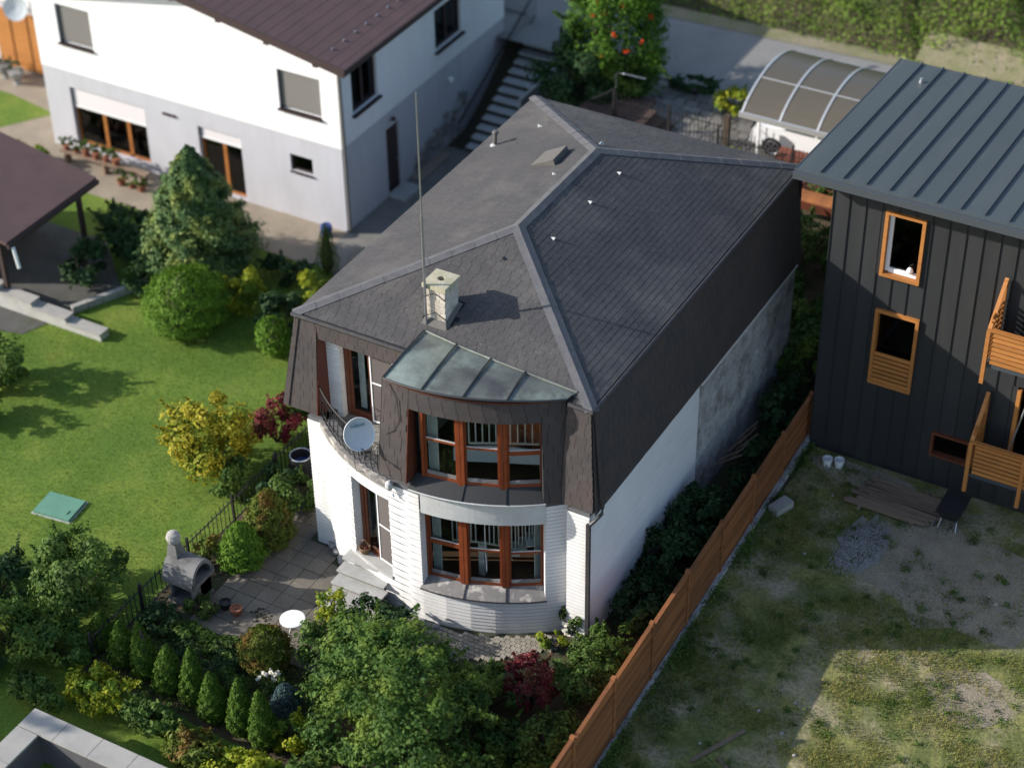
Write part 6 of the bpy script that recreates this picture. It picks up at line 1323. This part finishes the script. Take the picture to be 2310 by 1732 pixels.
shrub('ground_shrub', 'dark low planting behind the thuja hedge centre', 'shrub', (.3, -5.3, 0), .3, 1.0, .55, 3000, .08, 'lf_dark', 330, 30)
shrub('ground_shrub', 'yellow flowering low planting behind the hedge near the globe conifer', 'shrub', (1.3, -5.75, 0), .4, .6, .4, 1800, .08, 'lf_shrub', 331, 22)
shrub('bush', 'bright green bush at the right end of the thuja hedge', 'shrub', (3.75, -6.6, 0), .9, .5, .5, 2400, .09, 'lf_lime', 332, 20)
shrub('ground_shrub', 'low green planting between the hedge row and the terrace edge', 'shrub', (-.55, -5.0, 0), .38, .75, .5, 3000, .08, 'lf_shrub', 333, 26)
shrub('ground_shrub', 'low green planting left of the globe conifer', 'shrub', (.75, -4.75, 0), .35, .6, .4, 2400, .08, 'lf_shrub', 334, 22)
rg = np.random.default_rng(95); n = 9000; x = rg.uniform(-2.0, 3.8, n); y = -6.95 + rg.random(n) * 2.55; k_ = rg.random(n) < .35 + .65 * patch(x, y, 2.3, .7); x, y = x[k_], y[k_]; n = len(x)
V, F = leaf_cloud(np.stack([x, y, .02 + rg.random(n) * .1], 1), np.stack([rg.normal(size=n) * .4, rg.normal(size=n) * .4, np.full(n, .9)], 1), .075, .55, 8)
stuff(raw_obj('ground_cover', V, F, 'lf_shrub'), 'low green ground cover in the bed behind the thuja hedge', 'ground cover')
# outside the hedge (lower left)
for i, (x, y, h_, rx, ry, n, mt, lb) in enumerate(((-3.7, -5.1, 2.1, 1.25, 1.2, 8000, 'lf_shrub', 'big yellowish green shrub left of the iron fence on the lawn edge'), (-4.1, -7.2, 1.3, 1.2, .9, 4500, 'lf_tree', 'blue green shrub below the big lawn edge shrub'), (-1.1, -7.6, .9, .9, .6, 3400, 'lf_lime', 'pale yellow green low shrub outside the left hedge end'), (.5, -7.7, .8, .9, .5, 3200, 'lf_shrub', 'low green shrub outside the hedge centre'), (2.1, -8.0, .75, .9, .5, 3200, 'lf_brown', 'olive low shrub outside the hedge above the basin'), (3.6, -8.1, 1.0, .8, .6, 3600, 'lf_lime', 'bright yellow green shrub at the bottom edge by the hedge end'), (-5.6, -6.0, 1.2, 1.0, 1.0, 3600, 'lf_dark', 'dark shrub at the lower left image edge'), (-3.0, -6.9, 1.1, .9, .7, 3600, 'lf_tree', 'dark green shrub under the big lawn edge shrub near the hedge'), (-4.6, -8.4, .9, 1.0, .6, 3200, 'lf_dark', 'dark low shrub behind the left coping of the basin'), (-2.4, -8.3, .8, .8, .5, 2800, 'lf_shrub', 'feathery green shrub at the corner of the basin'), (5.0, -8.0, 1.1, .8, .6, 3400, 'lf_shrub', 'green shrub at the bottom edge under the big tree'))): shrub('bush', lb, 'shrub', (x, y, 0), h_, rx, ry, n, .11, mt, 340 + i, 34, group='shrubs outside the hedge')
shrub('unseen_shade_tree', 'tall spreading tree unseen outside the view, placed so its shade falls on the lower left garden', 'tree', (-16.5, -14.2, 0), 8.0, 3.6, 3.6, 9000, .34, 'lf_tree', 360, 60, zlow=.28, trunk=.22, trunkname='trunk', stems=1, trunk_h=4.0)  # tree out of view, added for the shade it casts
# left neighbour garden
cnf = lambda u: (np.minimum(1, (u + .06) / .2) ** .7) * (1 - u) ** .72 * 1.1
def conifer(name, label, base, h, r, mat, seed, tiers=15):
    """open conifer: drooping needle branches in whorls round a leader"""
    t = thing(name, label, 'conifer', base); rg = random.Random(seed); P_, N_ = [], []; mb = MB(); mb.tube([base, (base[0], base[1], base[2] + h * .98)], [.12, .02], 7); rn = np.random.default_rng(seed)
    for k in range(tiers):
        f = (k + .4) / tiers; z = base[2] + h * (.04 + .93 * f); rr_ = r * (1 - f) ** .75 + .08
        for j in range(9 if f < .7 else 6):
            a = rg.random() * 6.283; ln = rr_ * rg.uniform(.75, 1.0); e = Vector((base[0] + ln * math.cos(a), base[1] + ln * math.sin(a), z + ln * .18)); s = Vector((base[0], base[1], z)); mb.tube([s, e], [.02, .006], 4)
            m = int(130 * ln / r * 2) + 40; fr = rn.random(m) ** .7; wd = .26 * ln * (1 - fr * .6); off = rn.normal(size=(m, 3)) * wd[:, None] * np.array([.6, .6, .28]); P_.append(np.array(s) + (np.array(e) - np.array(s)) * fr[:, None] + off); N_.append(np.array([math.cos(a) * .4, math.sin(a) * .4, .9]) + rn.normal(size=(m, 3)) * .4)
    m = 15000; u = rn.random(m) ** .8; a = rn.random(m) * 6.283; rr2 = r * .95 * (1 - u) ** .75 * (1 + .18 * np.sin(a * 6 + u * 25)) * (.7 + .3 * rn.random(m))
    P_.append(np.stack([base[0] + rr2 * np.cos(a), base[1] + rr2 * np.sin(a), base[2] + .15 + h * .95 * u], 1)); N_.append(np.stack([np.cos(a), np.sin(a), np.full(m, .7)], 1) + rn.normal(size=(m, 3)) * .4)
    V, F = leaf_cloud(np.concatenate(P_), np.concatenate(N_), .15, .4, seed); raw_obj('crown', V, F, mat, t); mb.build('trunk', 'bark', t)
conifer('fir_tree', 'broad green conifer in front of the neighbour house', (-9.9, 8.5, 0), 4.5, 2.15, 'lf_conifer', 401, 20)
thuja('box_ball', 'clipped round green ball shrub on the left lawn', (-8.5, 5.75, 0), 2.1, 1.2, 20000, 'lf_ball', 402, prof=glb, size=.07, cat='shrub')
shrub('bush', 'yellow green shrub behind the clipped ball', 'shrub', (-7.7, 7.5, 0), 1.4, .75, .7, 2600, .13, 'lf_lime', 403, 20)
shrub('bush', 'olive yellow shrub near the house roof edge on the lawn', 'shrub', (-5.6, 8.2, 0), 1.3, .8, .7, 2600, .13, 'lf_lime', 404, 20)
shrub('bush', 'dark green shrub right of the clipped ball', 'shrub', (-5.9, 6.9, 0), 1.3, .75, .8, 2800, .12, 'lf_dark', 405, 22)
thuja('box_ball', 'small egg shaped green conifer beside the dark shrub', (-5.35, 6.0, 0), 1.3, .5, 3600, 'lf_ball', 406, prof=glb, size=.08, cat='shrub')
thuja('thuja', 'single narrow bright thuja beside the neighbour house path', (-6.35, 10.2, 0), 1.9, .38, 2600, 'lf_thuja', 407, cat='thuja')
shrub('bush', 'large dark hedge bush left of the broad conifer', 'shrub', (-12.3, 8.2, 0), 1.7, 1.3, .9, 5200, .14, 'lf_dark', 408, 34)
shrub('bush', 'dark low bush under the broad conifer', 'shrub', (-10.2, 7.0, 0), .8, 1.4, .8, 3200, .12, 'lf_dark', 409, 28)
shrub('bush', 'dark small bush behind the yellow shrubs near the path', 'shrub', (-7.2, 9.3, 0), .9, .8, .6, 2200, .12, 'lf_dark', 410, 20)
shrub('forsythia', 'big golden yellow shrub on the lawn beside the iron fence', 'shrub', (-3.75, .75, 0), 2.3, 1.2, 1.15, 7800, .12, 'lf_yellow', 411, 46, shell=.4)
shrub('barberry', 'dark red barberry bush behind the golden shrub', 'shrub', (-3.0, 2.6, 0), 1.5, .65, .65, 3200, .10, 'lf_red', 412, 26)
shrub('bush', 'green bush between the golden shrub and the fence', 'shrub', (-2.75, .2, 0), 1.1, .6, .6, 2600, .11, 'lf_tree', 413, 22)
shrub('bush', 'green bush at the fence below the left roof corner', 'shrub', (-2.6, 4.0, 0), 1.4, .5, .9, 3000, .11, 'lf_tree', 414, 22)
shrub('bush', 'bright green shrub at the left image edge by the shed patio', 'shrub', (-11.6, .9, 0), 1.7, .9, .9, 3600, .14, 'lf_shrub', 415, 26)
shrub('bush', 'dark shrub at the left image edge below the bright one', 'shrub', (-10.9, -.6, 0), 1.1, .7, .7, 2400, .13, 'lf_tree', 416, 22)
shrub('bush', 'dark leafy shrub at the front corner of the shed', 'shrub', (-12.6, 6.2, 0), 1.5, .6, .9, 3000, .13, 'lf_dark', 418, 24)
shrub('bush', 'small grassy shrub behind the shed by the tan path', 'shrub', (-18.8, 10.9, 0), .9, .8, .5, 1800, .14, 'lf_lime', 417, 18)
# trumpet vine at the rear
vn = shrub('trumpet_vine', 'tall bright green vine with orange trumpet flowers behind the roof', 'vine', (-1.9, 20.6, 2.3), 5.2, 1.75, 1.35, 30000, .11, 'lf_vine', 430, 80, zlow=.06, trunk=.07)
rgt = random.Random(77); fl = MB()
for k in range(17):
    a = rgt.uniform(-1.3, 1.5); e = rgt.uniform(-.5, .95); d = Vector((math.sin(a) * math.cos(e), -math.cos(a) * math.cos(e), math.sin(e))); c = Vector((-1.9, 20.6, 5.05)) + Vector((d.x * 1.72, d.y * 1.32, d.z * 1.85))
    mb = MB()
    for q in range(6):
        dd = (d + Vector((rgt.gauss(0, .5), rgt.gauss(0, .5), rgt.gauss(0, .4)))).normalized(); u_ = dd.cross(Vector((0, 0, 1))).normalized(); w_ = u_.cross(dd); s = .042; b_ = c + dd * .10
        for t in range(4):
            t0, t1 = t * 1.571, t * 1.571 + .9; mb.add([c, b_ + u_ * s * math.cos(t0) * 1.6 + w_ * s * math.sin(t0) * 1.6, b_ + u_ * s * math.cos(t1) * 1.6 + w_ * s * math.sin(t1) * 1.6], [(0, 1, 2)])
    mb.build('flower', 'flower_orange', vn)
shrub('bush', 'dark shaded vine mass under the orange flowered vine', 'shrub', (-2.5, 19.3, 1.9), 3.0, 1.4, 1.0, 8000, .14, 'lf_dark', 431, 34)
shrub('bush', 'dark leafy vine mass over the rear porch', 'shrub', (-1.3, 19.9, 2.4), 2.2, 1.1, .7, 5200, .12, 'lf_tree', 435, 30)
shrub('bush', 'green leafy bush at the gate post of the rear fence', 'shrub', (3.75, 17.9, 2.4), .9, .3, .35, 700, .11, 'lf_lime', 432, 12)
shrub('bush', 'grey green shrub between the rear fence and the street', 'shrub', (.6, 21.6, 2.5), .7, .9, .4, 1800, .12, 'lf_dark', 433, 20)
shrub('bush', 'dry yellowish shrub left of the carport', 'shrub', (2.4, 21.0, 2.5), .9, .75, .5, 1800, .12, 'lf_lime', 434, 18)
for i, (x, y, h_, r_) in enumerate(((8.2, 31.0, 2.4, 1.8), (11.5, 32.0, 2.8, 2.0), (4.8, 32.2, 2.2, 1.8), (14.2, 31.0, 2.2, 1.7))): shrub('bush', ['dark round bush on the bank at the top right', 'large bush on the bank at the right top corner', 'bush at the top edge of the green bank', 'bush at the far right of the green bank'][i], 'shrub', (x, y, float(gz(x, y))), h_, r_, r_ * .8, 4200, .2, 'lf_shrub' if i != 0 else 'lf_tree', 440 + i, 34, group='bushes on the bank')
